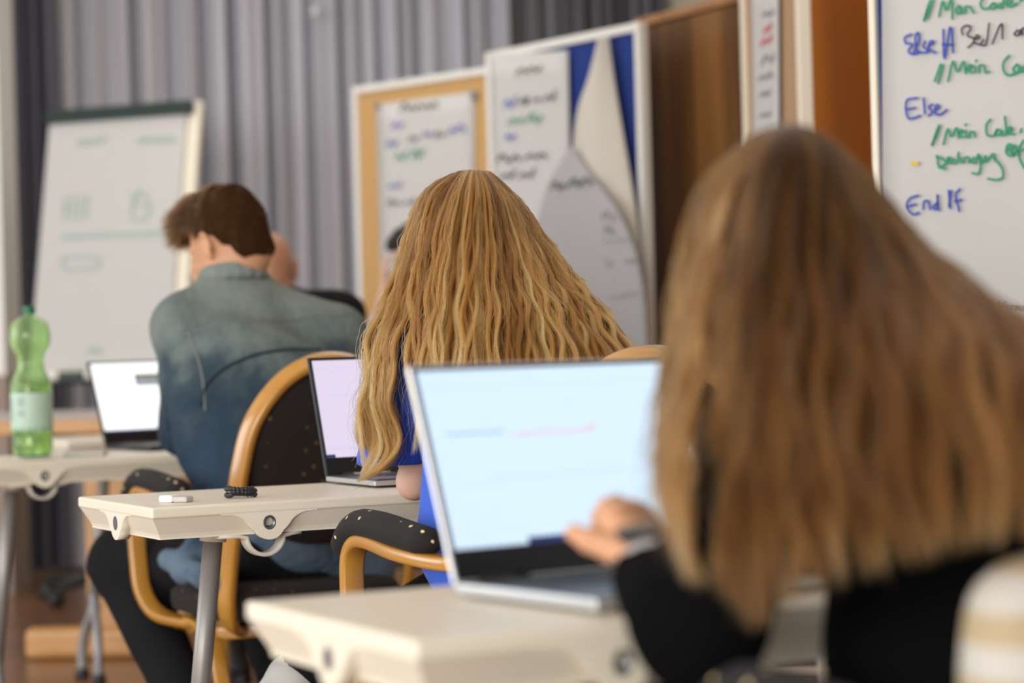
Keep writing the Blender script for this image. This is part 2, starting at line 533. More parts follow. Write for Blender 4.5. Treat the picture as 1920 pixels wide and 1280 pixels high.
bm = B(); tube(bm, [(0, 0, 0), tuple(W * .10)], .006); obj('stem', bm, M['alu'], hk)


# ------------------------------------------------------------------ handwriting
def strokes(name, lines, n, toward, width, m, parent):
    """lines: world polylines on a board; drawn as thin raised marker strokes"""
    bm = B()
    for L in lines:
        L = catmull(L, max(4, len(L) * 4)) if len(L) > 2 else np.array([tuple(q) for q in L])
        pts = [Vector(p) + toward * .0015 for p in L]
        sweep(bm, pts, [(width / 2, -.0006), (width / 2, .0006), (-width / 2, .0006), (-width / 2, -.0006)], side=None if len(pts) < 2 else None, mi=0) if False else None
        prev = None
        for i, p in enumerate(pts):
            t = (pts[min(i + 1, len(pts) - 1)] - pts[max(i - 1, 0)])
            if t.length < 1e-7: t = Vector((0, 0, 1))
            s = t.normalized().cross(toward).normalized() * width / 2
            if i == 0: p = p - t.normalized() * width * .3
            if i == len(pts) - 1: p = p + t.normalized() * width * .3
            cur = (bm.verts.new(p + s), bm.verts.new(p - s), bm.verts.new(p + s - toward * .0013), bm.verts.new(p - s - toward * .0013))
            if prev:
                bm.faces.new((prev[0], prev[1], cur[1], cur[0])); bm.faces.new((prev[2], prev[0], cur[0], cur[2])); bm.faces.new((prev[1], prev[3], cur[3], cur[1]))
            prev = cur
    return obj(name, bm, m, parent, world=True)


def scribble(x0, x1, y, h, slope, seed, words=1):
    """illegible cursive between two pixel columns, as pixel polylines"""
    rng = np.random.default_rng(seed); out = []
    edges = np.linspace(x0, x1, words + 1)
    for wi in range(words):
        a, b = edges[wi], edges[wi + 1] - (0.22 * (x1 - x0) / words if words > 1 else 0)
        n = max(4, int((b - a) / (h * .42)))
        pts = []
        for i in range(n):
            x = a + (b - a) * i / (n - 1)
            tall = rng.random()
            yy = y + slope * (x - x0) - (h * (1.0 if tall > .75 else .55) if i % 2 else 0) + rng.uniform(-.1, .1) * h
            pts.append((x + rng.uniform(-.15, .15) * h, yy))
        out.append(pts)
    return out


def words(lines, gap=9.0):
    """strokes that stand close together make one word"""
    bb = [[min(x for x, y in l), max(x for x, y in l), min(y for x, y in l), max(y for x, y in l)] for l in lines]
    grp = list(range(len(lines)))
    for i in range(len(lines)):
        for j in range(i):
            a, b = bb[i], bb[j]
            if a[0] < b[1] + gap and b[0] < a[1] + gap and a[2] < b[3] + 1 and b[2] < a[3] + 1:
                o, n = grp[i], grp[j]; grp = [n if q == o else q for q in grp]
    return [[lines[i] for i in range(len(lines)) if grp[i] == k] for k in sorted(set(grp))]


class Board:
    """a vertical board through two points of its top edge"""
    def __init__(s, p0, p1):
        s.p0 = Vector(p0); e = Vector(p1) - s.p0; e.z = 0; s.len = e.length; s.e = e.normalized()
        s.n = s.e.cross(Vector((0, 0, 1))).normalized()
        if s.n.y > 0: s.n = -s.n

    def hit(s, px, py, off=0.0):
        return on_plane(px, py, s.p0 + s.n * off, s.n)

    def loc(s, p):                      # along, height
        d = Vector(p) - s.p0
        return d.dot(s.e), p[2]

    def mtx(s):
        return Matrix(((s.e.x, s.n.x, 0, s.p0.x), (s.e.y, s.n.y, 0, s.p0.y), (0, 0, 1, 0), (0, 0, 0, 1)))


def pinboard(name, label, cat, bd, z0, z1, felt, frame, fw=0.03, group=None, L=None):
    L = L or bd.len
    t = thing(name, label, cat, (bd.p0.x, bd.p0.y, 0), group=group)
    MM = bd.mtx()
    def add(nm, m, *bx, bev=.003, par=t):
        bm = B()
        for b in bx: box(bm, *b, bev=bev, M=MM)
        return obj(nm, bm, m, par, world=True)
    add('felt_panel', felt, (fw * .8, L - fw * .8, -.016, 0, z0 + fw * .8, z1 - fw * .8), bev=0)
    add('frame', frame, (0, L, -.024, .012, z1 - fw, z1), (0, L, -.024, .012, z0, z0 + fw), (0, fw, -.024, .012, z0 + fw, z1 - fw), (L - fw, L, -.024, .012, z0 + fw, z1 - fw))
    for x in (fw * .5, L - fw * .5):
        add('leg', frame, (x - .016, x + .016, -.03, .0, 0.03, z0))
        add('foot', frame, (x - .02, x + .02, -.22, .2, 0.0, .03), bev=.008)
    return t


def sheet(name, label, bd, quad, parent=None, cat='paper', off=.006, m=None, bulge=.0, nx=8, ny=12, group=None):
    """a sheet of paper from four pixel corners (tl, tr, br, bl) on a board"""
    c = [bd.hit(*q, off) for q in quad]
    bm = B(); g = []
    for j in range(ny + 1):
        v = j / ny; row = []
        for i in range(nx + 1):
            u = i / nx
            p = (c[0] * (1 - u) + c[1] * u) * (1 - v) + (c[3] * (1 - u) + c[2] * u) * v
            p = p + bd.n * bulge * (math.sin(math.pi * u) * v + .15 * math.sin(5 * u + 3 * v))
            row.append(bm.verts.new(p))
        g.append(row)
    for j in range(ny):
        for i in range(nx):
            f = bm.faces.new((g[j][i], g[j + 1][i], g[j + 1][i + 1], g[j][i + 1])); f.smooth = True
    ex = bmesh.ops.extrude_face_region(bm, geom=bm.faces[:])
    for v in ex['geom']:
        if isinstance(v, bmesh.types.BMVert): v.co -= bd.n * .0008
    t = thing(name, label, cat, c[0], group=group)
    obj('page', bm, m or M['paper'], t, world=True)
    return t


def write(bd, parent, name, m, pxlines, width, off=.0075):
    for word in words(pxlines):
        strokes(name, [[bd.hit(x, y, off) for x, y in l] for l in word], None, bd.n, width, m, parent)


def pinhead(bd, px, py, label, r=.012, off=.008):
    p = bd.hit(px, py, off)
    bm = B(); lathe(bm, [(0, 0), (r, 0), (r, .008), (r * .7, .012), (0, .012)], 16)
    rot = bd.n.to_track_quat('Z', 'Y').to_matrix().to_4x4()
    bm.transform(Matrix.Translation(p) @ rot)
    o = obj('magnet', bm, M['pin'])
    return props(o, label, 'magnet', 'magnets holding the first sheet')


# ---- pinboard with tan felt
b1 = Board(P(663, 163, 9.30), P(922, 122, 8.72))
ztop = 2.0
pinboard('pinboard', 'tan felt pinboard in a white frame, beside the silver-grey curtain', 'pinboard', b1, .55, ztop, M['tan_felt'], M['alu'], .026, L=b1.len + .12)
s1 = sheet('flipchart_sheet', 'handwritten sheet pinned on the tan felt pinboard behind the blonde woman', b1, [(705, 196), (890, 171), (888, 600), (716, 620)], bulge=.004)
write(b1, s1, 'ink_marks', M['ink_black'], scribble(752, 820, 208, 14, -.12, 1), .007, .0125)
write(b1, s1, 'ink_marks', M['ink_blue'], scribble(732, 758, 240, 14, -.1, 2) + scribble(724, 745, 276, 18, -.1, 3) + scribble(792, 808, 256, 14, -.1, 4) + scribble(840, 872, 250, 14, -.1, 5) + scribble(730, 752, 352, 14, -.06, 6), .007, .0125)
write(b1, s1, 'ink_marks', M['ink_black'], scribble(764, 784, 264, 12, -.1, 7) + scribble(814, 834, 258, 12, -.1, 8) + scribble(726, 790, 384, 10, -.05, 9, 2), .006, .0125)
write(b1, s1, 'ink_marks', M['ink_green'], scribble(740, 800, 298, 15, -.08, 10, 2), .008, .0125)
pinhead(b1, 889, 178, 'grey magnet at the right top corner of the first sheet', .018)
pinhead(b1, 708, 198, 'grey magnet at the left top corner of the first sheet', .012)

# ---- pinboard with blue felt
b2 = Board(P(914, 104, 8.32), P(1203, 40, 7.60))
pinboard('pinboard', 'blue felt pinboard in a white frame with a curling paper, left of the brown cabinet', 'pinboard', b2, .88, 2.0, M['blue_felt'], M['alu'], .028)
s2 = sheet('flipchart_sheet', 'tall handwritten sheet hanging from the left half of the blue pinboard', b2, [(917, 103), (1064, 94), (1076, 640), (935, 660)], off=.02, bulge=.006)
write(b2, s2, 'ink_marks', M['ink_black'], scribble(966, 1016, 140, 18, -.12, 21) + scribble(976, 994, 196, 22, -.1, 22) + scribble(1002, 1012, 190, 10, -.1, 23) + scribble(1020, 1042, 190, 20, -.1, 24), .007, .029)
write(b2, s2, 'ink_marks', M['ink_black'], scribble(934, 976, 303, 20, -.06, 25) + scribble(986, 1026, 298, 16, -.06, 26) + scribble(940, 1010, 334, 14, -.05, 27, 2), .008, .029)
write(b2, s2, 'ink_marks', M['ink_blue'], scribble(944, 966, 200, 18, -.1, 28) + scribble(948, 966, 262, 15, -.1, 29), .007, .029)
write(b2, s2, 'ink_marks', M['ink_green'], scribble(954, 1022, 232, 16, -.08, 30, 2), .008, .029)


def curl(name, label, left, right, bd, off, bulge, m, mo=None, prof=1.0, nx=14, ny=26):
    """a curled sheet lofted between two pixel outlines, bulging out of the board"""
    Lp = catmull([(*q, 0) for q in left], ny + 1); Rp = catmull([(*q, 0) for q in right], ny + 1)
    bm = B(); g = []
    for j in range(ny + 1):
        row = []
        v = j / ny
        pl_, pr_ = bd.hit(Lp[j][0], Lp[j][1], off), bd.hit(Rp[j][0], Rp[j][1], off)
        for i in range(nx + 1):
            u = i / nx
            p = pl_ * (1 - u) + pr_ * u
            p = p + bd.n * bulge * math.sin(math.pi * u) ** prof * (.15 + .85 * math.sin(math.pi * min(1, .15 + v * .7)))
            row.append(bm.verts.new(p))
        g.append(row)
    for j in range(ny):
        for i in range(nx):
            f = bm.faces.new((g[j][i], g[j + 1][i], g[j + 1][i + 1], g[j][i + 1])); f.smooth = True
    ex = bmesh.ops.extrude_face_region(bm, geom=bm.faces[:])
    for v in ex['geom']:
        if isinstance(v, bmesh.types.BMVert): v.co -= bd.n * .0008
    t = thing(name, label, 'paper', bd.hit(*left[0], off))
    obj('page', bm, m, t, world=True)
    return t


curl('curled_sheet', 'cream back of a sheet curling down from the top of the blue pinboard',
     [(1131, 70), (1110, 130), (1084, 200), (1074, 280), (1070, 420)], [(1141, 68), (1152, 150), (1170, 260), (1190, 380), (1206, 520)], b2, .035, .055, M['paper_back'])
rk = curl('pointed_sheet', 'pointed sheet with faint writing and painted grey curl shading, in front of the blue pinboard',
          [(1069, 276), (1034, 330), (1014, 390), (1006, 470), (1012, 560), (1030, 662)], [(1073, 276), (1112, 330), (1156, 390), (1188, 460), (1206, 540), (1214, 662)], b2, .10, .03, mat('curl_shade_paper', (.37, .365, .37), .8, var=.03, vscale=4))  # grey colour paints the shading of the curl
write(b2, rk, 'ink_marks', M['ink_black'], scribble(1034, 1056, 354, 14, -.05, 41) + scribble(1062, 1110, 350, 22, -.1, 42), .008, .136)
write(b2, rk, 'ink_marks', M['ink_grey'], scribble(1130, 1152, 412, 16, 0, 43) + scribble(1132, 1150, 438, 14, 0, 44) + scribble(1128, 1146, 500, 18, 0, 45) + scribble(1172, 1196, 492, 10, -.1, 46), .005, .12)
write(b2, rk, 'ink_marks', M['ink_grey'], [[(1066, 458), (1186, 448)], [(1066, 458), (1070, 530)], [(1140, 560), (1196, 548)], [(1126, 460), (1130, 540)]], .003, .12)  # ruled and drawn lines, no letters

# ---- cabinets
CA0 = R(0, 0); cdir = -W


def cabinet(name, label, p, length, depth, z1, m, top, doors):
    t = thing(name, label, 'cabinet', p, math.atan2(cdir.y, cdir.x))
    # local x along the front towards the camera, local y = behind the front
    bm = B(); box(bm, 0, length, 0.02, depth, .08, z1 - .03, bev=.003); obj('carcass', bm, m, t)
    bm = B(); box(bm, -.006, length + .006, -.008, depth, z1 - .03, z1, bev=.004); obj('top_board', bm, top, t)
    bm = B(); box(bm, .01, length - .01, .05, depth - .02, 0, .08); obj('plinth', bm, M['black'], t)
    w = length / doors
    for i in range(doors):
        bm = B(); box(bm, i * w + .002, (i + 1) * w - .002, 0, .02, .085, z1 - .034, bev=.002); d = obj('door', bm, m, t)
        bm = B(); hx = (i + 1) * w - .05 if i % 2 == 0 else i * w + .05
        tube(bm, [(hx, 0, .95), (hx, -.028, .96), (hx, -.028, 1.07), (hx, 0, 1.08)], .005); obj('handle', bm, M['lap_silver'], d)
    return t


cp = Vector((.440, 8.0, 0))
cabinet('cupboard', 'tall dark brown veneered cupboard right of the blue pinboard', cp, .74, .42, 2.06, M['cab_brown'], M['cab_top'], 1)
cp2 = cp + cdir * .76
cabinet('cupboard', 'taller orange-brown cupboard behind the large code sheet', cp2 + U * .02, 2.3, .42, 2.36, M['cab_orange'], M['cab_top'], 3)

# ---- narrow board seen edge-on with a marked strip
b3 = Board((.700, 6.98, 2.15), (.7875, 6.32, 2.15))
if b3.n.x > 0: b3.n = -b3.n
pinboard('pinboard', 'brown felt pinboard seen nearly edge-on in front of the cupboards', 'pinboard', b3, .5, 2.15, mat('brown_felt', (.40, .25, .14), .95, var=.05, vscale=20), M['cream_frame'], .03)
st = sheet('flipchart_sheet', 'narrow-looking sheet with small red marks on the edge-on brown pinboard', b3, [(1408, -30), (1459, -32), (1462, 560), (1416, 560)], off=.012)
write(b3, st, 'ink_marks', M['ink_red'], scribble(1428, 1446, 85, 14, -.6, 51) + scribble(1432, 1446, 60, 10, -.4, 52), .012, .014)
write(b3, st, 'ink_marks', M['ink_grey'], scribble(1428, 1452, 120, 12, -.3, 53) + scribble(1424, 1448, 150, 10, -.2, 54) + scribble(1426, 1444, 180, 12, -.2, 55) + scribble(1424, 1444, 220, 10, -.2, 56) + scribble(1430, 1450, 30, 10, -.2, 57), .008, .014)

# ---- board on the right with the code sheet
p4 = P(1633, 0, 5.05)
b4 = Board((p4.x, p4.y, 2.0), (p4.x + .66 * 1.2, p4.y - .75 * 1.2, 2.0))
pinboard('pinboard', 'blue felt pinboard with cream frame at the right, under the code sheet', 'pinboard', b4, .50, 2.02, M['blue_felt'], M['cream_frame'], .018)
cs = sheet('flipchart_sheet', 'large sheet with blue and green handwritten code at the right edge', b4, [(1653, -60), (2010, -150), (2035, 640), (1657, 596)], off=.014, bulge=.004)
Z = 3.047


def zz(*ls): return [[(1600 + x / Z, y / Z) for x, y in l] for l in ls]


GR = zz([(440, 0), (405, 120)], [(457, 0), (420, 105)], [(430, 30), (404, 118)], [(490, 95), (512, 5), (530, 60), (560, -5), (566, 108)], [(605, 30), (585, 60), (603, 80), (615, 40), (622, 78)], [(640, 75), (640, 40), (665, 40), (690, 75)],
        [(750, -20), (727, 20), (742, 50), (775, 48)], [(800, 18), (780, 40), (800, 50), (815, 25), (800, 18)], [(845, 18), (825, 40), (848, 45), (862, -20)], [(878, 22), (905, 8), (892, -8), (872, 10), (888, 38), (940, 18)], [(950, 5), (985, -10)],
        [(500, 365), (465, 465)], [(512, 370), (485, 475)], [(540, 465), (570, 350), (595, 410), (630, 350), (642, 420)], [(650, 395), (680, 380), (665, 370), (652, 400), (682, 415)], [(697, 380), (697, 415)], [(700, 350), (706, 343)], [(720, 415), (720, 375), (745, 375), (757, 415), (775, 408)],
        [(892, 315), (857, 360), (862, 410), (888, 430), (925, 418)], [(935, 368), (912, 395), (937, 415), (948, 380), (935, 368)], [(970, 380), (952, 405), (978, 405), (990, 330)], [(1000, 395), (1025, 380), (1010, 370), (1000, 405), (1035, 405)],
        [(490, 715), (452, 830)], [(482, 735), (449, 830)], [(496, 715), (470, 790)], [(515, 825), (540, 735), (560, 780), (590, 730), (602, 788)], [(607, 760), (627, 750), (613, 743), (607, 775), (633, 782)], [(642, 745), (648, 786)], [(640, 715), (646, 708)], [(662, 786), (667, 755), (688, 755), (696, 782)],
        [(785, 680), (760, 715), (766, 770), (802, 775), (822, 745)], [(822, 740), (811, 765), (836, 770), (842, 745), (822, 740)], [(852, 750), (846, 770), (872, 765), (866, 665)], [(880, 757), (907, 737), (892, 725), (882, 760), (922, 765)], [(961, 735), (955, 757)], [(985, 700), (990, 750)],
        [(480, 890), (490, 950), (530, 930), (500, 900), (475, 893)], [(490, 955), (530, 965)], [(540, 920), (556, 905), (542, 898), (540, 930), (562, 930)], [(577, 905), (566, 930), (592, 925), (602, 870)], [(612, 900), (617, 930)], [(632, 930), (637, 900), (657, 900), (662, 930)], [(695, 898), (672, 920), (697, 930), (715, 880), (727, 950), (715, 992), (680, 988)], [(727, 900), (737, 930), (757, 890), (762, 925)], [(772, 910), (800, 878), (812, 920)], [(802, 900), (850, 960), (855, 1010), (820, 1027), (770, 1020)],
        [(880, 860), (905, 830), (885, 825), (874, 870), (905, 890), (932, 850), (920, 830), (902, 870), (942, 880)], [(975, 800), (947, 850), (952, 910), (978, 960)], [(945, 860), (985, 850)])
BL = zz([(335, 195), (295, 215), (300, 245), (340, 255), (315, 290), (340, 310), (378, 297)], [(345, 300), (377, 230), (370, 185), (355, 210), (365, 290), (398, 302)], [(412, 235), (400, 265), (432, 290), (405, 302)], [(428, 265), (462, 240), (442, 235), (432, 280), (472, 302)], [(515, 168), (517, 322)], [(552, 155), (545, 200), (522, 335)], [(562, 160), (570, 300)], [(510, 255), (570, 255)],
        [(370, 560), (305, 575), (315, 675), (385, 660)], [(305, 625), (355, 615)], [(402, 560), (410, 650)], [(455, 595), (432, 610), (452, 640), (430, 662)], [(467, 630), (492, 610), (477, 598), (467, 640), (490, 657), (537, 625)],
        [(375, 1115), (322, 1135), (305, 1180), (340, 1225), (377, 1213)], [(310, 1180), (360, 1165)], [(400, 1195), (406, 1150), (430, 1150), (441, 1195)], [(482, 1155), (456, 1185), (477, 1195), (482, 1110), (486, 1196), (494, 1200)], [(545, 1088), (555, 1190)], [(560, 1088), (547, 1180)], [(612, 1078), (586, 1110), (606, 1206)], [(580, 1150), (622, 1140)])
BK = zz([(627, 200), (620, 165), (650, 145), (672, 160), (652, 200), (692, 225), (667, 265), (655, 270)], [(690, 225), (722, 215), (707, 200), (690, 240), (722, 255)], [(747, 225), (727, 255), (757, 255), (777, 133)], [(795, 250), (835, 150)], [(835, 152), (850, 135), (853, 222)], [(942, 170), (920, 195), (942, 202), (956, 170), (958, 197)], [(966, 197), (966, 165), (985, 160), (992, 195)], [(1035, 110), (1030, 190)])
write(b4, cs, 'ink_marks', M['ink_green'], GR, .0046, .021)
write(b4, cs, 'ink_marks', M['ink_blue'], BL, .0046, .021)
write(b4, cs, 'ink_marks', M['ink_black'], BK, .0036, .021)
write(b4, cs, 'ink_marks', M['ink_yellow'], zz([(335, 932), (370, 934)]), .008, .021)
VS = [[(1872, 566), (1876, 579), (1884, 566)], [(1892, 575), (1886, 574), (1886, 580), (1892, 580)], [(1896, 581), (1897, 574), (1901, 574)], [(1909, 574), (1904, 575), (1908, 579), (1902, 581)], [(1912, 574), (1912, 581), (1918, 581), (1919, 574)], [(1930, 574), (1924, 576), (1926, 582), (1931, 581)]]
write(b4, cs, 'ink_marks', M['ink_grey'], VS, .0028, .021)

# ------------------------------------------------------------------ flip chart easel
fy = math.radians(-24); tl = math.radians(10.5)
nrm = Vector((math.sin(fy), -math.cos(fy), 0)); ex = Vector((math.cos(fy), math.sin(fy), 0))
upv = (Vector((0, 0, 1)) * math.cos(tl) - nrm * math.sin(tl)).normalized(); fn = ex.cross(upv).normalized()
if fn.dot(nrm) < 0: fn = -fn
fo = P(58, 694, 9.7)                       # lower left corner of the pad
fc = thing('flip_chart', 'white flip chart easel with dark clamp bar in front of the curtains', 'flip chart', (fo.x + .3, fo.y, 0))
FM = Matrix(((ex.x, upv.x, fn.x, fo.x), (ex.y, upv.y, fn.y, fo.y), (ex.z, upv.z, fn.z, fo.z), (0, 0, 0, 1)))
FW, FH = .655, 1.02


def fadd(nm, m, *bx, bev=.004, par=None):
    bm = B()
    for b_ in bx: box(bm, *b_, bev=bev, M=FM)
    return obj(nm, bm, m, par or fc, world=True)


fadd('back_board', M['cream_frame'], (-.01, FW + .055, -.02, FH + .06, -.03, -.004))
fadd('pad', M['paper'], (0, FW, 0, FH, -.003, .012), bev=.002)
fadd('clamp_bar', M['dark_green'], (-.012, FW + .03, FH - .0, FH + .055, -.004, .035), bev=.008)
fadd('pen_tray', M['alu'], (0, FW, -.05, -.02, -.02, .06))
fadd('ledge_bracket', M['dark_green'], (.18, .30, -.06, -.02, .0, .075))


def fhit(px, py): return on_plane(px, py, fo + fn * .0155, fn)


def fwrite(nm, ls, w):
    for wd in words(ls): strokes(nm, [[fhit(x, y) for x, y in l] for l in wd], None, fn, w, M['ink_palegreen'], fc)


fwrite('ink_marks', scribble(144, 196, 270, 14, -.05, 61) + scribble(256, 326, 266, 14, -.03, 62), .012)
fwrite('ink_marks', [[(122, 368), (120, 412)], [(136, 366), (134, 412)], [(150, 366), (148, 410)], [(164, 365), (160, 408)], [(120, 390), (134, 389)], [(250, 362), (246, 410)], [(262, 356), (280, 380), (274, 408), (254, 412)], [(262, 356), (250, 380)], [(258, 384), (272, 384)]], .008)
fwrite('ink_marks', [[(116, 443), (180, 440), (250, 438), (330, 434)]], .016)  # a ruled line across the pad
fwrite('ink_marks', [[(116, 486), (130, 482), (172, 480), (186, 484), (184, 498), (166, 502), (124, 504), (116, 498), (116, 486)]], .008)  # a drawn rounded outline
fwrite('ink_marks', scribble(164, 192, 660, 9, 0, 66), .008)
bm = B()
pc = FM @ Vector((FW / 2, .1, -.05))
tube(bm, [pc, Vector((pc.x - .02, pc.y + .05, .1))], .022); obj('post', bm, M['black'], fc, world=True)
bx_, by_ = pc.x - .02, pc.y + .05
bm = B()
for k in range(5):
    a = 2 * math.pi * k / 5 + .3
    tube(bm, [(bx_, by_, .12), (bx_ + .3 * math.cos(a), by_ + .3 * math.sin(a), .075)], .024, scales=[1.1, .7])
obj('star_base', bm, M['black'], fc, world=True)
for k in range(5):
    a = 2 * math.pi * k / 5 + .3
    bm = B(); lathe(bm, [(0, -.02), (.03, -.02), (.034, 0), (.03, .02), (0, .02)], 18)
    bm.transform(Matrix.Translation((bx_ + .3 * math.cos(a), by_ + .3 * math.sin(a), .035)) @ Matrix.Rotation(a, 4, 'Z') @ Matrix.Rotation(math.pi / 2, 4, 'X'))
    obj('caster', bm, M['black'], fc, world=True)

# ------------------------------------------------------------------ teacher's desk
dk = thing('desk', 'beech desk with grey top and broad panel leg, behind the tables at the left', 'desk', P(150, 1238, 7.83), math.radians(-6))
# local: x right, y away, z up; origin under the front panel leg
bm = B(); box(bm, -.62, .36, -.02, 1.2, .74, .787, bev=.006, mi=0); box(bm, -.605, .345, 0, 1.18, .7872, .7885, mi=1); obj('desktop', bm, [M['desk_wood'], M['desk_grey']], dk)
for yy in (0.05, 1.1):
    bm = B(); box(bm, .015, .35, yy, yy + .035, .06, .74, bev=.004); lg = obj('panel_leg', bm, M['desk_wood'], dk)
    bm = B()
    box(bm, -.195, .36, yy - .03, yy + .06, .0, .105, bev=.028, seg=4)
    obj('foot', bm, M['desk_wood'], lg)
    bm = B()
    for xx in (-.15, .32):
        lathe(bm, [(0, 0), (.02, 0), (.02, .004), (0, .004)], 14, c=(xx, yy, -.0))
    obj('glide', bm, M['black'], lg)
    bm = B(); lathe(bm, [(0, 0), (.018, 0), (.016, .006), (0, .008)], 16)
    bm.transform(Matrix.Translation((.045, yy - .0, .17)) @ Matrix.Rotation(math.pi / 2, 4, 'X')); obj('cover_cap', bm, M['paper'], lg)
# ------------------------------------------------------------------ folding tables
def lug_outline():
    """flared lug hanging from the rim: x across, y down (negative)"""
    r = .026; cy = -.036
    o = [(.088, -.019), (.088, 0.0), (-.088, 0.0), (-.088, -.019)]
    left = catmull([(-.088, -.019, 0), (-.062, -.021, 0), (-.044, -.030, 0), (-.032, -.044, 0), (-.0245, -.050, 0)], 12)
    o += [(x, y) for x, y, _ in left[1:]]
    a0 = math.atan2(-.050 - cy, -.0245); 
    for k in range(1, 12):
        a = math.pi + math.radians(25) + k * math.radians(130) / 12
        o.append((r * 1.08 * math.cos(a), cy + r * 1.12 * math.sin(a)))
    o += [(-x, y) for x, y, _ in left[::-1][:-1]]
    return o, cy


def table(label, a0, b0, length, depth=.42, yaw=0.0, H=.74, group='folding seminar tables'):
    t = thing('folding_table', label, 'table', R(a0, b0, 0), math.atan2(U.y, U.x) + yaw, group)
    # local: x along the length from the left end, y from the users' edge towards the front of the room
    bm = B()
    box(bm, 0, length, 0, depth, H - .020, H, bev=.0045, seg=3)
    # recessed skirt with a hollow flank
    prof = [(.003, -.0195), (.006, -.025), (.012, -.036), (.018, -.047), (.020, -.053), (.020, -.056)]
    rings = []
    for ins, z in prof:
        x0, x1, y0, y1 = ins, length - ins, ins, depth - ins
        rings.append([bm.verts.new((x, y, H + z)) for x, y in ((x0, y0), (x1, y0), (x1, y1), (x0, y1))])
    for r0, r1 in zip(rings[:-1], rings[1:]):
        for j in range(4):
            bm.faces.new((r0[(j + 1) % 4], r0[j], r1[j], r1[(j + 1) % 4]))
    bm.faces.new(rings[-1])
    o, cy = lug_outline()
    hole = [(.0125 * math.cos(2 * math.pi * k / 20), cy + .0125 * math.sin(2 * math.pi * k / 20)) for k in range(20)]
    spots = []
    for s_ in (.21, length - .21):
        spots.append((Matrix.Translation((s_, .0115, H - .0005)) @ Matrix.Rotation(math.pi / 2, 4, 'X'), (s_, 0, -1)))
        spots.append((Matrix.Translation((s_, depth - .0115, H - .0005)) @ Matrix.Rotation(math.pi / 2, 4, 'X'), (s_, depth, 1)))
    for x_ in (.0115, length - .0115):
        spots.append((Matrix.Translation((x_, depth * .48, H - .0005)) @ Matrix.Rotation(math.pi / 2, 4, 'Z') @ Matrix.Rotation(math.pi / 2, 4, 'X'), None))
    for MM, _ in spots:
        merge(bm, extrude_outline(o, [hole], .0215, MM))
    obj('tabletop', bm, M['cream'], t)
    for MM, _ in spots:
        bm = B()
        lathe(bm, [(.0124, -.011), (.0124, .009), (.009, .0105), (.009, -.004), (0, -.004)], 18, c=(0, cy, 0))
        bm.transform(MM); obj('ferrule', bm, M['hole'], t)
    for s_ in (.21, length - .21):      # half-round clip under each users'-side lug
        bm = B()
        pts = [(s_ + .034 * math.cos(math.radians(a)), .035, H - .055 + .034 * math.sin(math.radians(a)) - .004) for a in range(185, 356, 10)]
        pts = [(s_ - .085, .035, H - .0575), (s_ - .05, .035, H - .0585)] + pts + [(s_ + .05, .035, H - .0585), (s_ + .065, .035, H - .0575)]
        sweep(bm, pts, rrect(.03, .007, .002), side=(0, 1, 0)); obj('leg_clip', bm, M['bracket'], t)
    for x0, sg in ((.185, -1), (length - .185, 1)):
        yc = depth / 2
        top = Vector((x0, yc, H - .052)); fk = Vector((x0 + sg * .055, yc, .225)); dn = (fk - top).normalized()
        bm = B(); tube(bm, [top, fk], .0175, 18)
        # the tube runs on into one foot, a bent branch makes the other
        tube(bm, [fk, fk + dn * .02, fk + Vector((sg * .012, .035, -.07)), fk + Vector((sg * .02, .055, -.13)), fk + Vector((sg * .022, .06, -.213))], .0165, 16, res=20)
        lg = obj('leg', bm, M['leg'], t)
        bm = B(); tube(bm, [fk + Vector((0, -.004, .035)), fk + Vector((sg * .004, -.03, -.005)), fk + Vector((sg * .012, -.075, -.055)), fk + Vector((sg * .02, -.105, -.11)), fk + Vector((sg * .022, -.11, -.213))], .0135, 14, res=24); obj('foot_branch', bm, M['leg_light'], lg)
        for yy in (.06, -.11):
            bm = B(); lathe(bm, [(0, 0), (.024, 0), (.022, .014), (.019, .03), (0, .03)], 16, c=(fk.x + sg * .022, yc + yy, 0)); obj('rubber_foot', bm, M['black'], lg)
        bm = B(); tube(bm, [top + Vector((0, 0, .006)), top + dn * .028], .0235, 16, scales=[1.1, 1]); obj('socket', bm, M['cream'], lg)
    return t


tA = table('nearest cream folding table, under the large bluish laptop', .872, 1.915, 1.3, .42)
tB = table('middle cream folding table with a black bracelet on it', 1.272, 3.835, 1.3, .42)
tC = table('cream folding table at the left edge, under the green bottle', 1.43, 5.75, 1.3, .42)
tD = table('farthest cream folding table, half hidden behind the green bottle', 2.05, 6.95, .86, .42)


# ------------------------------------------------------------------ bentwood armchairs
def superdisc(cx, cz, rx, rz, n=48, e=2.6):
    o = []
    for k in range(n):
        a = 2 * math.pi * k / n; c, s = math.cos(a), math.sin(a)
        o.append((cx + rx * math.copysign(abs(c) ** (2 / e), c), cz + rz * math.copysign(abs(s) ** (2 / e), s)))
    return o


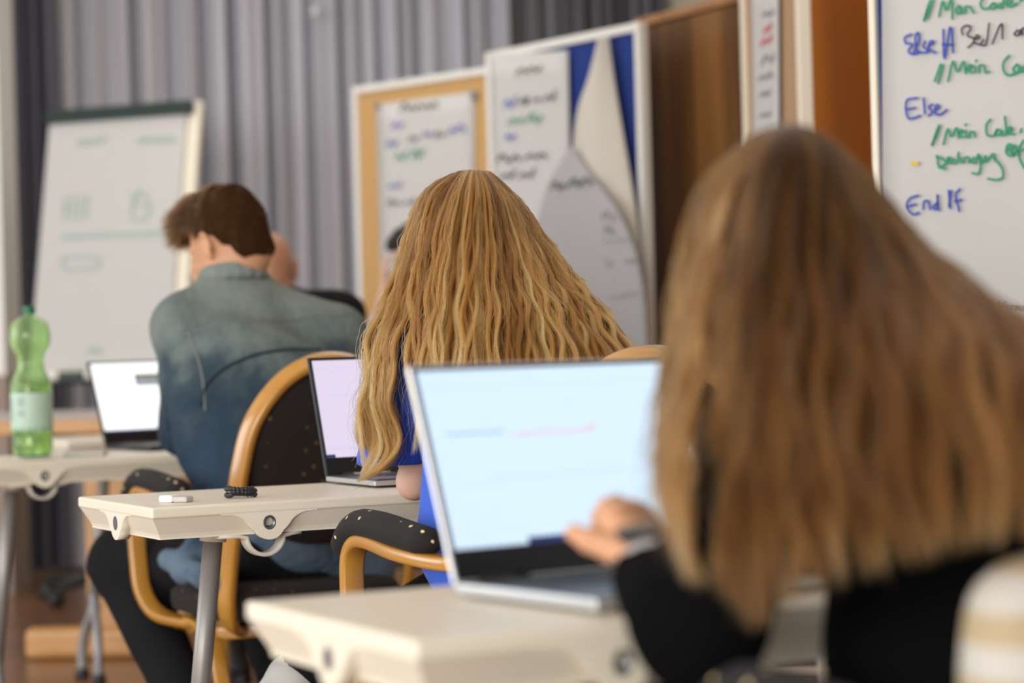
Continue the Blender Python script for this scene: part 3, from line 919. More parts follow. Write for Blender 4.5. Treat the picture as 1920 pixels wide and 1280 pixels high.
def chair(label, a, b, yaw=0.0, group='bentwood armchairs'):
    t = thing('bentwood_armchair', label, 'chair', R(a, b, 0), math.atan2(U.y, U.x) + yaw, group)
    st = rrect(.040, .020, .006)
    # closed back hoop whose ends curve forward beneath the seat
    half = [(-.09, .02, .375), (-.15, -.06, .378), (-.19, -.13, .40), (-.212, -.175, .455), (-.213, -.205, .55), (-.208, -.235, .66), (-.203, -.255, .74), (-.180, -.275, .84), (-.125, -.292, .92), (-.06, -.30, .962), (0, -.302, .972)]
    full = half + [(-x, y, z) for x, y, z in half[-2::-1]]
    bm = B(); sweep(bm, catmull(full, 110), [(p[1], p[0]) for p in rrect(.022, .042, .007)], side=(0, .0, 0) if False else None) if False else None
    pts = catmull(full, 120)
    # keep the broad face of the lamination turned front to back
    P_ = [Vector(p) for p in pts]; rings = []
    pr = rrect(.022, .044, .007)
    for i, p in enumerate(P_):
        T = (P_[min(i + 1, 119)] - P_[max(i - 1, 0)]).normalized()
        inward = Vector((0, -.15, .68)) - p
        inward = (inward - T * inward.dot(T)).normalized(); side = T.cross(inward)
        rings.append([bm.verts.new(p + inward * u_ + side * v_) for u_, v_ in pr])
    for i in range(119):
        for j in range(len(pr)):
            f = bm.faces.new((rings[i][j], rings[i][(j + 1) % len(pr)], rings[i + 1][(j + 1) % len(pr)], rings[i + 1][j])); f.smooth = True
    bm.faces.new(rings[0][::-1]); bm.faces.new(rings[-1])
    obj('back_hoop', bm, M['bent'], t)
    # upholstered back filling the hoop
    bm = B(); rg = []
    o = superdisc(0, 0, 1, 1, 56, 2.25)
    for k, (sc, dy) in enumerate(((0.0, .028), (.55, .027), (.85, .02), (.97, .008), (1.0, 0), (.97, -.008), (.85, -.02), (.55, -.027), (0.0, -.028))):
        if sc == 0: rg.append([bm.verts.new((0, -.252 + dy, .765))]); continue
        ring = []
        for x, z in o:
            zz_ = .762 + z * .195 * sc; xx = x * .192 * sc
            yb = -.205 - (zz_ - .55) * .22
            ring.append(bm.verts.new((xx, yb + dy, zz_)))
        rg.append(ring)
    n = 56
    for a_, b_ in zip(rg[:-1], rg[1:]):
        for j in range(n):
            if len(a_) == 1: f = bm.faces.new((a_[0], b_[j], b_[(j + 1) % n]))
            elif len(b_) == 1: f = bm.faces.new((a_[j], b_[0], a_[(j + 1) % n]))
            else: f = bm.faces.new((a_[j], b_[j], b_[(j + 1) % n], a_[(j + 1) % n]))
            f.smooth = True
    obj('backrest', bm, M['uphol'], t)
    # seat cushion
    bm = B(); rg = []
    so = superdisc(0, 0, 1, 1, 48, 4.0)
    for sc, z in ((.90, .405), (.98, .412), (1.0, .43), (1.0, .45), (.96, .468), (.80, .480), (.4, .486)):
        rg.append([bm.verts.new((x * .235 * sc, .02 + y * .225 * sc, z)) for x, y in so])
    for a_, b_ in zip(rg[:-1], rg[1:]):
        for j in range(48):
            f = bm.faces.new((a_[j], a_[(j + 1) % 48], b_[(j + 1) % 48], b_[j])); f.smooth = True
    bm.faces.new(rg[0][::-1]); bm.faces.new(rg[-1])
    obj('seat', bm, M['uphol'], t)
    for s in (-1, 1):
        ap = [(.222, -.215, .668), (.262, -.11, .664), (.282, .02, .672), (.286, .12, .684), (.286, .175, .682), (.285, .208, .660), (.284, .218, .61), (.283, .212, .52), (.278, .198, .45), (.255, .17, .402), (.20, .12, .382), (.13, .06, .378)]
        pts = [(s * x, y, z) for x, y, z in ap]
        bm = B(); sweep(bm, catmull(pts, 90), [(v_, u_) for u_, v_ in rrect(.022, .040, .006)], side=(1, 0, 0)); ar = obj('arm', bm, M['bent'], t)
        bm = B()
        pp = [(s * .268, -.06, .692), (s * .277, 0, .700), (s * .284, .06, .708), (s * .286, .12, .712), (s * .286, .17, .710), (s * .286, .21, .692), (s * .286, .236, .662)]
        cp_ = catmull(pp, 26)
        sc = [.72] + [1.0] * 24 + [.72]
        cp_ = np.vstack([cp_[0] + (cp_[0] - cp_[1]) * .8, cp_, cp_[-1] + (cp_[-1] - cp_[-2]) * .8]); sc = [.2] + sc + [.2]
        sweep(bm, cp_, circ(.024, 16, .029), side=(0, 0, 1), scales=sc); obj('arm_pad', bm, M['pad'], t)
        lg = [(.205, .225, 0.0), (.205, .215, .2), (.203, .205, .33), (.20, .175, .372), (.198, .11, .386), (.198, .02, .376), (.20, -.05, .35), (.203, -.10, .28), (.207, -.17, .1), (.21, -.21, 0.0)]
        bm = B(); sweep(bm, catmull([(s * x, y, z) for x, y, z in lg], 80), [(v_, u_) for u_, v_ in rrect(.022, .034, .005)], side=(1, 0, 0)); obj('leg_frame', bm, M['bent'], t)
        bm = B(); sweep(bm, [(s * .204, .208, .26), (s * .206, -.118, .23)], rrect(.022, .018, .004), side=(0, 0, 1)); obj('stretcher', bm, M['bent'], t)
    bm = B(); sweep(bm, [(-.2, .1, .375), (.2, .1, .375)], rrect(.03, .02, .004), side=(0, 0, 1)); sweep(bm, [(-.19, -.04, .37), (.19, -.04, .37)], rrect(.03, .02, .004), side=(0, 0, 1)); obj('seat_rail', bm, M['bent'], t)
    return t


cC = chair('bentwood armchair with black oval back, under the man in the denim jacket', 2.01, 5.10)
cB = chair('bentwood armchair with dotted black armrest, under the blonde woman', 1.83, 3.42)
cA = chair('bentwood armchair behind the nearest woman, mostly outside the picture', 1.33, 1.49)
cD = chair('bentwood armchair of the bald man, hidden behind the denim jacket', 2.63, 6.47)
cE = chair('bentwood armchair of the dark-haired person, hidden behind the blonde woman', 3.36, 7.29, math.radians(70))

# ------------------------------------------------------------------ laptops
def laptop(label, p, yaw, tilt, scr, shell, w=.335, d=.232, lh=.238, details=(), edge=.0, group='open laptops'):
    """p: the hinge's left end on the table; local x along the hinge, local -y towards the user"""
    t = thing('laptop', label, 'laptop', p, yaw, group)
    bm = B(); box(bm, 0, w, -d, 0, .003, .015, bev=.003); obj('base', bm, shell, t)
    bm = B(); box(bm, .006, w - .006, -d + .006, -.012, .0145, .0158, bev=.0005); deck = obj('keyboard_deck', bm, M['lap_dark'], t)
    bm = B()
    kw = (w - .05) / 14
    for r in range(5):
        for c in range(14):
            box(bm, .025 + c * kw + .0012, .025 + (c + 1) * kw - .0012, -.125 + r * .0185, -.125 + r * .0185 + .0158, .0158, .0172)
    obj('keys', bm, M['keys'], deck)
    bm = B(); box(bm, w * .34, w * .66, -d + .014, -.142, .0157, .0161); obj('touchpad', bm, M['bezel'], deck)
    for x0, x1 in ((.03, .09), (w - .09, w - .03)):
        bm = B(); tube(bm, [(x0, -.002, .013), (x1, -.002, .013)], .007, 12)
        obj('hinge', bm, M['bezel'], t)
    LM = Matrix.Translation((0, -.002, .013)) @ Matrix.Rotation(-tilt, 4, 'X')   # lid: local z up the lid, -y = screen side
    def lb(nm, m, bx, bev=0, par=t):
        bm = B(); box(bm, *bx, bev=bev, M=LM); return obj(nm, bm, m, par)
    lid = lb('lid', shell, (0, w, 0, .0065, .0, lh), .003)
    lb('bezel', M['bezel'], (.0035, w - .0035, -.0012, .001, .004, lh - .0035), .0004, lid)
    sx0, sx1, sz0, sz1 = .0075, w - .0075, .036, lh - .008
    ms = [scr]; bm = B()
    box(bm, sx0, sx1, -.0018, -.0008, sz0, sz1, M=LM, mi=0)
    for m, u0, u1, v0, v1 in details:       # parts of the picture on the screen
        if m not in ms: ms.append(m)
        box(bm, sx0 + (sx1 - sx0) * u0, sx0 + (sx1 - sx0) * u1, -.0021, -.0010, sz0 + (sz1 - sz0) * v0, sz0 + (sz1 - sz0) * v1, M=LM, mi=ms.index(m))
    obj('screen', bm, ms, lid)
    return t


m = M
icons = [(m['scr_icon2'], .5, .512, .008, .028), (m['scr_icon'], .56, .575, .008, .028), (m['scr_icon'], .585, .60, .008, .028), (m['scr_icon2'], .53, .54, .01, .026)]
detA = [(m['scr_navy'], .27, 1.0, 0, .036), (m['scr_line_blue'], .06, .27, .63, .640), (m['scr_line_red'], .29, .35, .605, .613), (m['scr_line_red'], .34, .60, .615, .625), (m['scr_line_red'], .59, .625, .628, .642),
        (m['scr_pale'], .19, .97, .375, .384), (m['scr_pale2'], .0, 1.0, .895, .902), (m['scr_pale2'], .38, .42, .925, .945), (m['scr_pale2'], .5, .58, .79, .795), (m['scr_pale'], .71, .72, .80, .815), (m['scr_pale2'], .52, .55, .74, .745), (m['scr_pale2'], .03, .35, .975, .98), (m['scr_pale2'], .06, .24, .35, .355)] + icons
detB = [(m['scr_navy'], .42, 1.0, 0, .042), (m['scr_navy'], 0, .055, .0, .03), (m['scr_lblue'], .42, .85, .725, .742), (m['scr_lpale'], 0, 1, .915, .92), (m['scr_lpale'], .08, .2, .88, .883), (m['scr_lpale'], .395, .4, .1, .72), (m['scr_lpale'], .08, .24, .64, .645), (m['scr_lpale'], 0, .4, .085, .09), (m['scr_icon'], .54, .555, .01, .03), (m['scr_icon2'], .48, .49, .01, .03), (m['scr_lpale'], .3, .4, .955, .965)]
detC = [(m['scr_olive'], .40, 1.0, .66, .83), (m['scr_grey'], .41, .62, .67, .78), (m['scr_navy'], 0, 1, 0, .022), (m['scr_icon'], .2, .22, .004, .018)]
TZ = .7405
hA = P(852, 1112, 2.45)
lA = laptop('large open laptop with a pale blue screen on the nearest table', (hA.x, hA.y, TZ), math.radians(35.5), math.radians(19), M['scr_blue'], M['lap_silver'], .362, .238, .238, detA)
hB = R(1.752, 4.235)
lB = laptop('open laptop with a lilac screen on the middle table', (hB.x, hB.y, TZ), math.radians(27), math.radians(19), M['scr_lilac'], M['lap_dark'], .335, .232, .24, detB)
bm = B(); box(bm, .055, .125, -.025, -.006, .0158, .0172, bev=.0005)
obj('sticker_strip', bm, M['cream_frame'], lB, label='cream sticker strip below the screen')
bm = B(); box(bm, 0.0005, .335 - .0005, -.2325, -.228, .004, .013, bev=.001); obj('silver_edge', bm, M['lap_silver'], lB)
bm = B(); box(bm, -.0006, .004, -.23, -.002, .004, .013, bev=.001); obj('silver_edge', bm, M['lap_silver'], lB)
hC = P(197, 845, 6.42)
lC = laptop('open laptop with a white screen and an olive dialog, in front of the denim jacket', (hC.x, hC.y, TZ), math.radians(40), math.radians(21), M['scr_white'], M['lap_dark'], .335, .232, .24, detC)

# ------------------------------------------------------------------ things on the tables
mg, nt, bb = nmat('green_pet')
bb.inputs['Base Color'].default_value = (0.72, 0.92, 0.58, 1); bb.inputs['Transmission Weight'].default_value = .92
bb.inputs['Roughness'].default_value = .08; bb.inputs['IOR'].default_value = 1.25
M['pet'] = mg
bp_ = P(62, 858, 6.0)
bz = .7465
bt = thing('water_bottle', 'green plastic water bottle with a pale label at the left edge', 'bottle', (bp_.x, bp_.y, bz))
k = .375 / .375
pf = [(0, .004), (.040, .0), (.047, .006), (.050, .02), (.050, .045), (.048, .052), (.0515, .06), (.0515, .175), (.050, .19), (.044, .205), (.034, .225), (.032, .245), (.036, .262), (.046, .278), (.0505, .295), (.0505, .318), (.047, .338), (.036, .352), (.021, .360), (.0135, .363), (.0135, .374)]
sc_ = .362 / .374
bm = B(); lathe(bm, [(r, z * sc_) for r, z in pf], 40); lathe(bm, [(r - .0012 if r > .002 else 0, z * sc_ + (.001 if z < .01 else 0)) for r, z in pf][::-1], 40)
obj('bottle_body', bm, M['pet'], bt, True)
bm = B(); lathe(bm, [(.0153, .0), (.0158, .002), (.0158, .016), (.0145, .019), (0, .019)], 28, c=(0, 0, .357)); obj('cap', bm, mat('green_cap', (.01, .14, .075), .4), bt)
mlab, nt, bb = nmat('pale_green_label')
tc = nt.nodes.new('ShaderNodeTexCoord'); gr = nt.nodes.new('ShaderNodeTexGradient'); mp = nt.nodes.new('ShaderNodeMapping')
bb.inputs['Base Color'].default_value = (.47, .62, .50, 1); bb.inputs['Roughness'].default_value = .5
bm = B(); lathe(bm, [(.0519, .066), (.0523, .067), (.0523, .158), (.0519, .159)], 40); lab = obj('label', bm, mlab, bt, True)
bm = B()
for a0, a1, z0, z1, mi in ((200, 345, .068, .074, 0), (238, 262, .125, .150, 1), (238, 262, .100, .118, 1), (205, 225, .09, .15, 1)):
    nseg = 8
    for q in range(nseg):
        aa, ab = math.radians(a0 + (a1 - a0) * q / nseg), math.radians(a0 + (a1 - a0) * (q + 1) / nseg)
        vs = [bm.verts.new((.0526 * math.cos(x), .0526 * math.sin(x), z)) for x, z in ((aa, z0), (ab, z0), (ab, z1), (aa, z1))]
        f = bm.faces.new(vs); f.material_index = mi
obj('label_print', bm, [mat('label_green_band', (.03, .26, .14), .5), mat('label_grey_print', (.36, .46, .40), .5)], lab)
mw, nt, bb = nmat('water'); bb.inputs['Transmission Weight'].default_value = 1; bb.inputs['Roughness'].default_value = 0; bb.inputs['IOR'].default_value = 1.2; bb.inputs['Base Color'].default_value = (.75, .95, .62, 1)
bm = B(); lathe(bm, [(0, .006), (.044, .006), (.047, .02), (.047, .045), (.0455, .052), (.048, .06), (.048, .17), (.047, .183), (0, .183)], 32); obj('water', bm, mw, bt, True)
bm = B(); box(bm, -.042, .042, -.042, .042, .7403, .7458, bev=.002)
cst = obj('notepad', bm, M['paper'], None); cst.location = (bp_.x, bp_.y, 0); cst.rotation_euler.z = .47
props(cst, 'small white notepad under the green water bottle', 'notepad')
q = P(160, 852, 6.1)
bm = B(); box(bm, -.055, .055, -.02, .02, .7403, .752, bev=.005, seg=3); o = obj('eraser', bm, M['paper']); o.location = (q.x, q.y, 0); o.rotation_euler.z = -.1
props(o, 'pale eraser lying on the left table beside the green water bottle', 'eraser')
q = P(330, 934, 4.13)
ch = thing('charger', 'small white plug adapter on the left end of the middle table', 'charger', (q.x, q.y, .7402), math.radians(-22))
bm = B(); box(bm, -.0, .028, -.013, .013, 0, .010, bev=.003, seg=3); obj('plug_end', bm, M['paper'], ch)
bm = B(); box(bm, -.026, .001, -.016, .016, 0, .0125, bev=.004, seg=3); obj('body', bm, mat('white_plastic', (.9, .9, .9), .3), ch)
q = P(451, 927, 4.20)
brc = thing('beaded_bracelet', 'black beaded bracelet lying in a coil on the middle table', 'bracelet', (q.x, q.y, .7402))
bm = B(); rr = random.Random(4)
for k in range(46):
    a = k / 46 * 4 * math.pi
    x = .024 * math.cos(a) * (1 + .1 * math.sin(3 * a)); y = .018 * math.sin(a); z = .0045 + .0052 * (k // 16) + rr.uniform(0, .002)
    r_ = bmesh.ops.create_icosphere(bm, subdivisions=2, radius=.0046)
    for v in r_['verts']: v.co += Vector((x, y, z))
obj('beads', bm, M['black'], brc, True)
bm = B(); tube(bm, [(.024 * math.cos(x), .018 * math.sin(x), .005) for x in np.linspace(0, 6.2, 24)], .0015, 6); obj('cord', bm, M['black'], brc)
# ------------------------------------------------------------------ people
M['skin'] = mat('warm_skin', (0.60, 0.315, 0.175), .5, sss=.15, var=.07, vscale=14)
M['skin_pale'] = mat('pale_skin', (0.68, 0.43, 0.32), .5, sss=.15, var=.06, vscale=14)
M['skin_tan'] = mat('ruddy_skin', (0.50, 0.25, 0.145), .5, sss=.15, var=.08, vscale=14)
M['nail'] = mat('fingernail', (0.74, 0.47, 0.38), .3)
M['black_knit'] = mat('black_knit', (0.0045, 0.0045, 0.005), 1.0, spec=.03, bump=.15, bscale=300)
M['black_trousers'] = mat('black_trousers', (0.008, 0.008, 0.009), .9, spec=.2, bump=.1, bscale=200)
M['grey_cuff'] = mat('grey_ribbed_cuff', (0.46, 0.46, 0.46), .85, bump=.3, bscale=200)
M['blue_shirt'] = mat('royal_blue_cotton', (0.035, 0.11, 0.58), .8, sheen=.1, var=.08, vscale=10, bump=.25, bscale=25)
M['white_shirt'] = mat('grey_white_shirt', (0.50, 0.48, 0.50), .85, bump=.2, bscale=30)
M['shoe_white'] = mat('offwhite_shoe', (0.50, 0.49, 0.47), .6, var=.1, vscale=30)
M['shoe_dark'] = mat('dark_shoe', (0.02, 0.018, 0.016), .6)


def frame(f, pitch=0.0, roll=0.0):
    f = Vector(f).normalized(); l = Vector((0, 0, 1)).cross(f).normalized(); u = f.cross(l)
    f2 = f * math.cos(pitch) - u * math.sin(pitch); u2 = u * math.cos(pitch) + f * math.sin(pitch)
    l2 = l * math.cos(roll) + u2 * math.sin(roll); u3 = u2 * math.cos(roll) - l * math.sin(roll)
    return f2, l2, u3


def head(S, hc, fr, k=1.0, neck=None):
    f, l, u = fr; hc = Vector(hc); A = (f, l, u)
    pt = lambda x, y, z: hc + (f * x + l * y + u * z) * k
    S.ell(pt(-.006, 0, .012), np.array((.098, .076, .092)) * k, A, .02)
    S.ell(pt(.028, 0, -.045), np.array((.066, .060, .080)) * k, A, .025)      # face
    S.cone(pt(.05, 0, -.10), pt(.062, 0, -.108), .026 * k, .02 * k, .025)      # chin
    for s in (1, -1):
        S.cone(pt(.0, .052 * s, -.07), pt(.055, .018 * s, -.108), .020 * k, .018 * k, .02)   # jaw
        S.ell(pt(.068, .030 * s, -.032), np.array((.02, .022, .016)) * k, A, .015)            # cheek
        S.ell(pt(.084, .032 * s, -.004), np.array((.008, .013, .009)) * k, A, .004)           # eye
        S.cone(pt(.086, .014 * s, .016), pt(.078, .048 * s, .015), .008 * k, .006 * k, .012)  # brow
        # ear: rim, lobe and bowl
        e0 = pt(-.006, .074 * s, -.012); pts = []
        for a in range(-60, 241, 30):
            r = math.radians(a); pts.append(e0 + (-f * math.cos(r) * .016 + u * math.sin(r) * .026 + l * s * (.012 + .006 * math.cos(r))) * k)
        S.chain(pts, [.0042 * k] * len(pts), .004)
        S.ell(e0 + l * s * .004 * k, np.array((.013, .006, .022)) * k, A, .006)
        S.ell(pt(.000, .079 * s, -.040), np.array((.008, .006, .010)) * k, A, .006)
    S.cone(pt(.09, 0, .005), pt(.112, 0, -.034), .008 * k, .012 * k, .012)     # nose
    S.cone(pt(.082, .018, -.066), pt(.082, -.018, -.066), .007 * k, .007 * k, .008)
    S.cone(pt(.082, .014, -.078), pt(.082, -.014, -.078), .008 * k, .008 * k, .008)
    if neck is not None:
        S.cone(pt(-.03, 0, -.06), neck, .056 * k, .062 * k, .03)


def shoe(name, ankle, toe_dir, parent, m, sole, L=.26, lift=0.0, up=(0, 0, 1)):
    d = Vector(toe_dir).normalized(); up = Vector(up); up = (up - d * up.dot(d)).normalized(); a = Vector(ankle)
    b0 = a - up * (.075)
    S = SDF(); S.cone(b0 - d * .055, b0 + d * (L - .12), .040, .036, .03); S.cone(b0 + d * .02, b0 + d * (L - .10), .036, .036, .03)
    S.cone(a - d * .01, b0 - d * .02, .045, .042, .03); S.cone(a, b0 + d * .09, .042, .038, .03)
    cutz = b0 - up * .026
    v, f = S.mesh(.006, cut=lambda X, Y, Z: -((X - cutz.x) * up.x + (Y - cutz.y) * up.y + (Z - cutz.z) * up.z))
    o = obj(name, (v, f), m, parent, True, world=True)
    lft = up.cross(d)
    ring = [(-.10, .0), (-.085, .033), (0, .038), (.09, .044), (L - .115, .038), (L - .085, 0)]
    ring = ring + [(x, -y) for x, y in ring[-2:0:-1]]
    bm = B()
    lo = [bm.verts.new(cutz + d * x + lft * y - up * .018) for x, y in ring]; hi = [bm.verts.new(cutz + d * x + lft * y + up * .008) for x, y in ring]
    for i in range(len(ring)):
        bm.faces.new((lo[i], lo[(i + 1) % len(ring)], hi[(i + 1) % len(ring)], hi[i]))
    bm.faces.new(lo[::-1]); bm.faces.new(hi)
    so = obj('sole', bm, sole, o); so.matrix_parent_inverse = o.matrix_parent_inverse.copy(); so.matrix_parent_inverse = Matrix.Identity(4)
    bm = B()
    for k in range(4):
        p = b0 + d * (.035 + .022 * k) + up * (.036 - .003 * k)
        tube(bm, [p - lft * .026 - up * .006, p + up * .004, p + lft * .026 - up * .006], .003, 6)
    la = obj('laces', bm, sole, o)
    return o


def folds(amp, k=38, seed=0):
    r = np.random.default_rng(seed); ks = r.normal(0, 1, (6, 3)); ks /= np.linalg.norm(ks, axis=1)[:, None]; ph = r.uniform(0, 6.28, 6); fr = k * r.uniform(.5, 1.5, 6)
    def d(X, Y, Z):
        o = 0
        for i in range(6): o = o + np.sin(fr[i] * (ks[i, 0] * X + ks[i, 1] * Y + ks[i, 2] * Z) + ph[i] + 1.5 * np.sin(9 * (X + Z) + i))
        return (amp / 3) * o
    return d


def hand_sdf(S, wrist, knuckles, fingers, thumb, rp=.0145, rf=.0085):
    """palm from the wrist to four knuckles; each finger its own chain; thumb leaves the palm's side"""
    w = Vector(wrist)
    for kn in knuckles: S.cone(w, kn, rp * 1.25, rp * .82, .012)
    for i in range(3): S.cone(knuckles[i], knuckles[i + 1], rp * .8, rp * .8, .008)
    for i, (kn, ch) in enumerate(zip(knuckles, fingers)):
        r = rf * (1.0, 1.03, .98, .84)[i]; p = [kn] + ch
        S.chain(p, [r * 1.1] + [r] * (len(p) - 2) + [r * .82], .004)
    S.chain(thumb, [rp * 1.05, rf * 1.2, rf * 1.1, rf * .9][:len(thumb)], .006)


def nails(tips, parent, m):
    for tip, d, n in tips:
        d = Vector(d).normalized(); n = Vector(n); n = (n - d * n.dot(d)).normalized(); s = d.cross(n)
        bm = B(); rows = []
        for i in range(6):
            u_ = i / 5; row = []
            for j in range(5):
                v_ = j / 4 * 2 - 1
                row.append(bm.verts.new(Vector(tip) + d * (u_ - .6) * .011 + s * v_ * .0052 * (1 - .25 * abs(u_ - .5)) + n * (.0082 - .0024 * v_ * v_ - .002 * (u_ - .4) ** 2)))
            rows.append(row)
        for i in range(5):
            for j in range(4): bm.faces.new((rows[i][j], rows[i][j + 1], rows[i + 1][j + 1], rows[i + 1][j]))
        obj('fingernail', bm, m, parent, True, world=True)


# ------------------------------------------------------------------ hair
def hair_mat(name, dark, mid, light, rough=.35, streak=.5):
    m = bpy.data.materials.new(name); m.use_nodes = True; nt = m.node_tree
    for n in list(nt.nodes): nt.nodes.remove(n)
    out = nt.nodes.new('ShaderNodeOutputMaterial'); h = nt.nodes.new('ShaderNodeBsdfHairPrincipled')
    h.parametrization = 'COLOR'
    h.inputs['IOR'].default_value = 1.36; h.inputs['Roughness'].default_value = rough; h.inputs['Radial Roughness'].default_value = .45
    at = nt.nodes.new('ShaderNodeAttribute'); at.attribute_name = 'shade'
    rp = nt.nodes.new('ShaderNodeValToRGB'); e = rp.color_ramp.elements
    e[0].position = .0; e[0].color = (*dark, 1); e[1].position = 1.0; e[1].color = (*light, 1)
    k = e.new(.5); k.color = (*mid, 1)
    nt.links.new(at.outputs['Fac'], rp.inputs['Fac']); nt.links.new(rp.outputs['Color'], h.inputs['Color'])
    nt.links.new(h.outputs['BSDF'], out.inputs['Surface'])
    return m


def strands_obj(name, pts, radii, shade, m, parent):
    """pts (N,K,3) world; radii (N,K); shade (N,K) in 0..1"""
    N, K, _ = pts.shape
    hc = bpy.data.hair_curves.new(name); hc.add_curves([K] * N)
    hc.attributes['position'].data.foreach_set('vector', pts.astype(np.float32).ravel())
    ra = hc.attributes.get('radius') or hc.attributes.new('radius', 'FLOAT', 'POINT')
    ra.data.foreach_set('value', radii.astype(np.float32).ravel())
    sa = hc.attributes.new('shade', 'FLOAT', 'POINT'); sa.data.foreach_set('value', np.clip(shade, 0, 1).astype(np.float32).ravel())
    hc.materials.append(m)
    o = bpy.data.objects.new(name, hc); COL.objects.link(o); o.parent = parent
    return o


def guide_hair(groups, n, K, rng, thick=(.0, .03), wave=(.004, .05), clumps=60, cl=.75, fly=.04, r0=.0005, tipfade=.25, shade0=(.15, .75), highlight=.25):
    """groups: lists of guides, each guide a list of world points from the root to the tip"""
    tot = sum(len(g) - 1 for g in groups); P_, Rd, Sh = [], [], []
    for g in groups:
        G = np.stack([catmull(q, K) for q in g]); ng = len(g)
        N = int(n * (ng - 1) / tot); nc = max(4, int(clumps * (ng - 1) / tot))
        s = rng.uniform(0, ng - 1, N); cs = np.sort(rng.uniform(0, ng - 1, nc)); cd = rng.uniform(0, 1, nc)
        ci = np.abs(s[:, None] - cs[None, :] + rng.normal(0, .02, (N, 1))).argmin(1)
        t = np.linspace(0, 1, K)[None, :]
        se = s[:, None] + (cs[ci] - s)[:, None] * cl * np.clip(t * 1.6, 0, 1)
        se = np.clip(se, 0, ng - 1 - 1e-6); i = se.astype(int); fr = (se - i)[..., None]
        kk = np.arange(K)[None, :].repeat(N, 0)
        p = G[i, kk] * (1 - fr) + G[np.minimum(i + 1, ng - 1), kk] * fr
        dp = thick[0] + (thick[1] - thick[0]) * (.55 * cd[ci] + .45 * rng.uniform(0, 1, N))
        p[..., 1] += dp[:, None] * np.clip(.25 + 1.4 * t, 0, 1)
        L = np.linalg.norm(np.diff(G[0], axis=0), axis=1).sum()
        cph = rng.uniform(0, 6.28, nc); cam_ = rng.uniform(.4, 1.3, nc); cw = rng.uniform(.8, 1.25, nc)
        arg = 2 * math.pi * L * t / wave[1] * cw[ci][:, None] + cph[ci][:, None] + rng.normal(0, .25, (N, 1))
        am = wave[0] * cam_[ci][:, None] * np.clip((t - .12) * 1.8, 0, 1)
        p[..., 0] += am * np.sin(arg); p[..., 1] += .7 * am * np.cos(arg + .6)
        jit = rng.normal(0, 1, (N, 1, 3)) * .0016 * np.clip(t * 2, .3, 1)[..., None]; p += jit
        fm = rng.uniform(0, 1, N) < fly
        fo = rng.normal(0, 1, (N, 1, 3)) * np.array([.012, .008, .006]) * (t ** 1.3)[..., None]
        p += fo * fm[:, None, None] + (fm[:, None] * .004 * np.sin(arg * 1.9))[..., None] * np.array([1, 0, 0])
        # different lengths: re-parametrise along the strand
        ln = rng.uniform(1 - tipfade, 1.0, N)
        x = ln[:, None] * np.linspace(0, 1, K)[None, :] * (K - 1); j = np.clip(x.astype(int), 0, K - 2); w = (x - j)[..., None]
        ii = np.arange(N)[:, None]; p = p[ii, j] * (1 - w) + p[ii, j + 1] * w
        csd = rng.uniform(0, 1, nc)
        hl = (rng.uniform(0, 1, nc) < highlight)[ci] * rng.uniform(.2, .5, N)
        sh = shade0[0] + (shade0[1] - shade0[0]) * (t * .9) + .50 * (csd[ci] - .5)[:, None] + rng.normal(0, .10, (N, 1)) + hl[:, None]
        P_.append(p); Rd.append(r0 * np.clip((1.02 - t) * 3, .25, 1).repeat(N, 0) * rng.uniform(.7, 1.3, (N, 1))); Sh.append(sh)
    return np.concatenate(P_), np.concatenate(Rd), np.concatenate(Sh)


def hair_shell(name, groups, m, parent, off=.016, K=28, cut=.9):
    """the closed mass of hair under the strands: a front and a back skin between the guides"""
    bm = B()
    for g in groups:
        G = np.stack([catmull(q, K)[:int(K * cut)] for q in g])
        ng, k2, _ = G.shape
        fine = []
        for i in range(ng - 1):
            for q in range(4): fine.append(G[i] * (1 - q / 4) + G[i + 1] * q / 4)
        fine.append(G[-1]); fine = np.array(fine)
        th = np.sin(np.linspace(0, math.pi, len(fine)))[:, None] ** .5
        fr = fine.copy(); fr[..., 1] += off
        bk = fine.copy(); bk[..., 1] += off + .03 * th * np.linspace(.4, 1, k2)[None, :]
        n1 = len(fine)
        va = [[bm.verts.new(p) for p in row] for row in fr]; vb = [[bm.verts.new(p) for p in row] for row in bk]
        for i in range(n1 - 1):
            for j in range(k2 - 1):
                bm.faces.new((va[i][j], va[i][j + 1], va[i + 1][j + 1], va[i + 1][j])).smooth = True
                bm.faces.new((vb[i][j], vb[i + 1][j], vb[i + 1][j + 1], vb[i][j + 1])).smooth = True
        for j in range(k2 - 1):
            bm.faces.new((va[0][j], vb[0][j], vb[0][j + 1], va[0][j + 1])); bm.faces.new((va[-1][j], va[-1][j + 1], vb[-1][j + 1], vb[-1][j]))
        for i in range(n1 - 1):
            bm.faces.new((va[i][-1], vb[i][-1], vb[i + 1][-1], va[i + 1][-1])); bm.faces.new((va[i][0], va[i + 1][0], vb[i + 1][0], vb[i][0]))
    return obj(name, bm, m, parent, True, world=True)


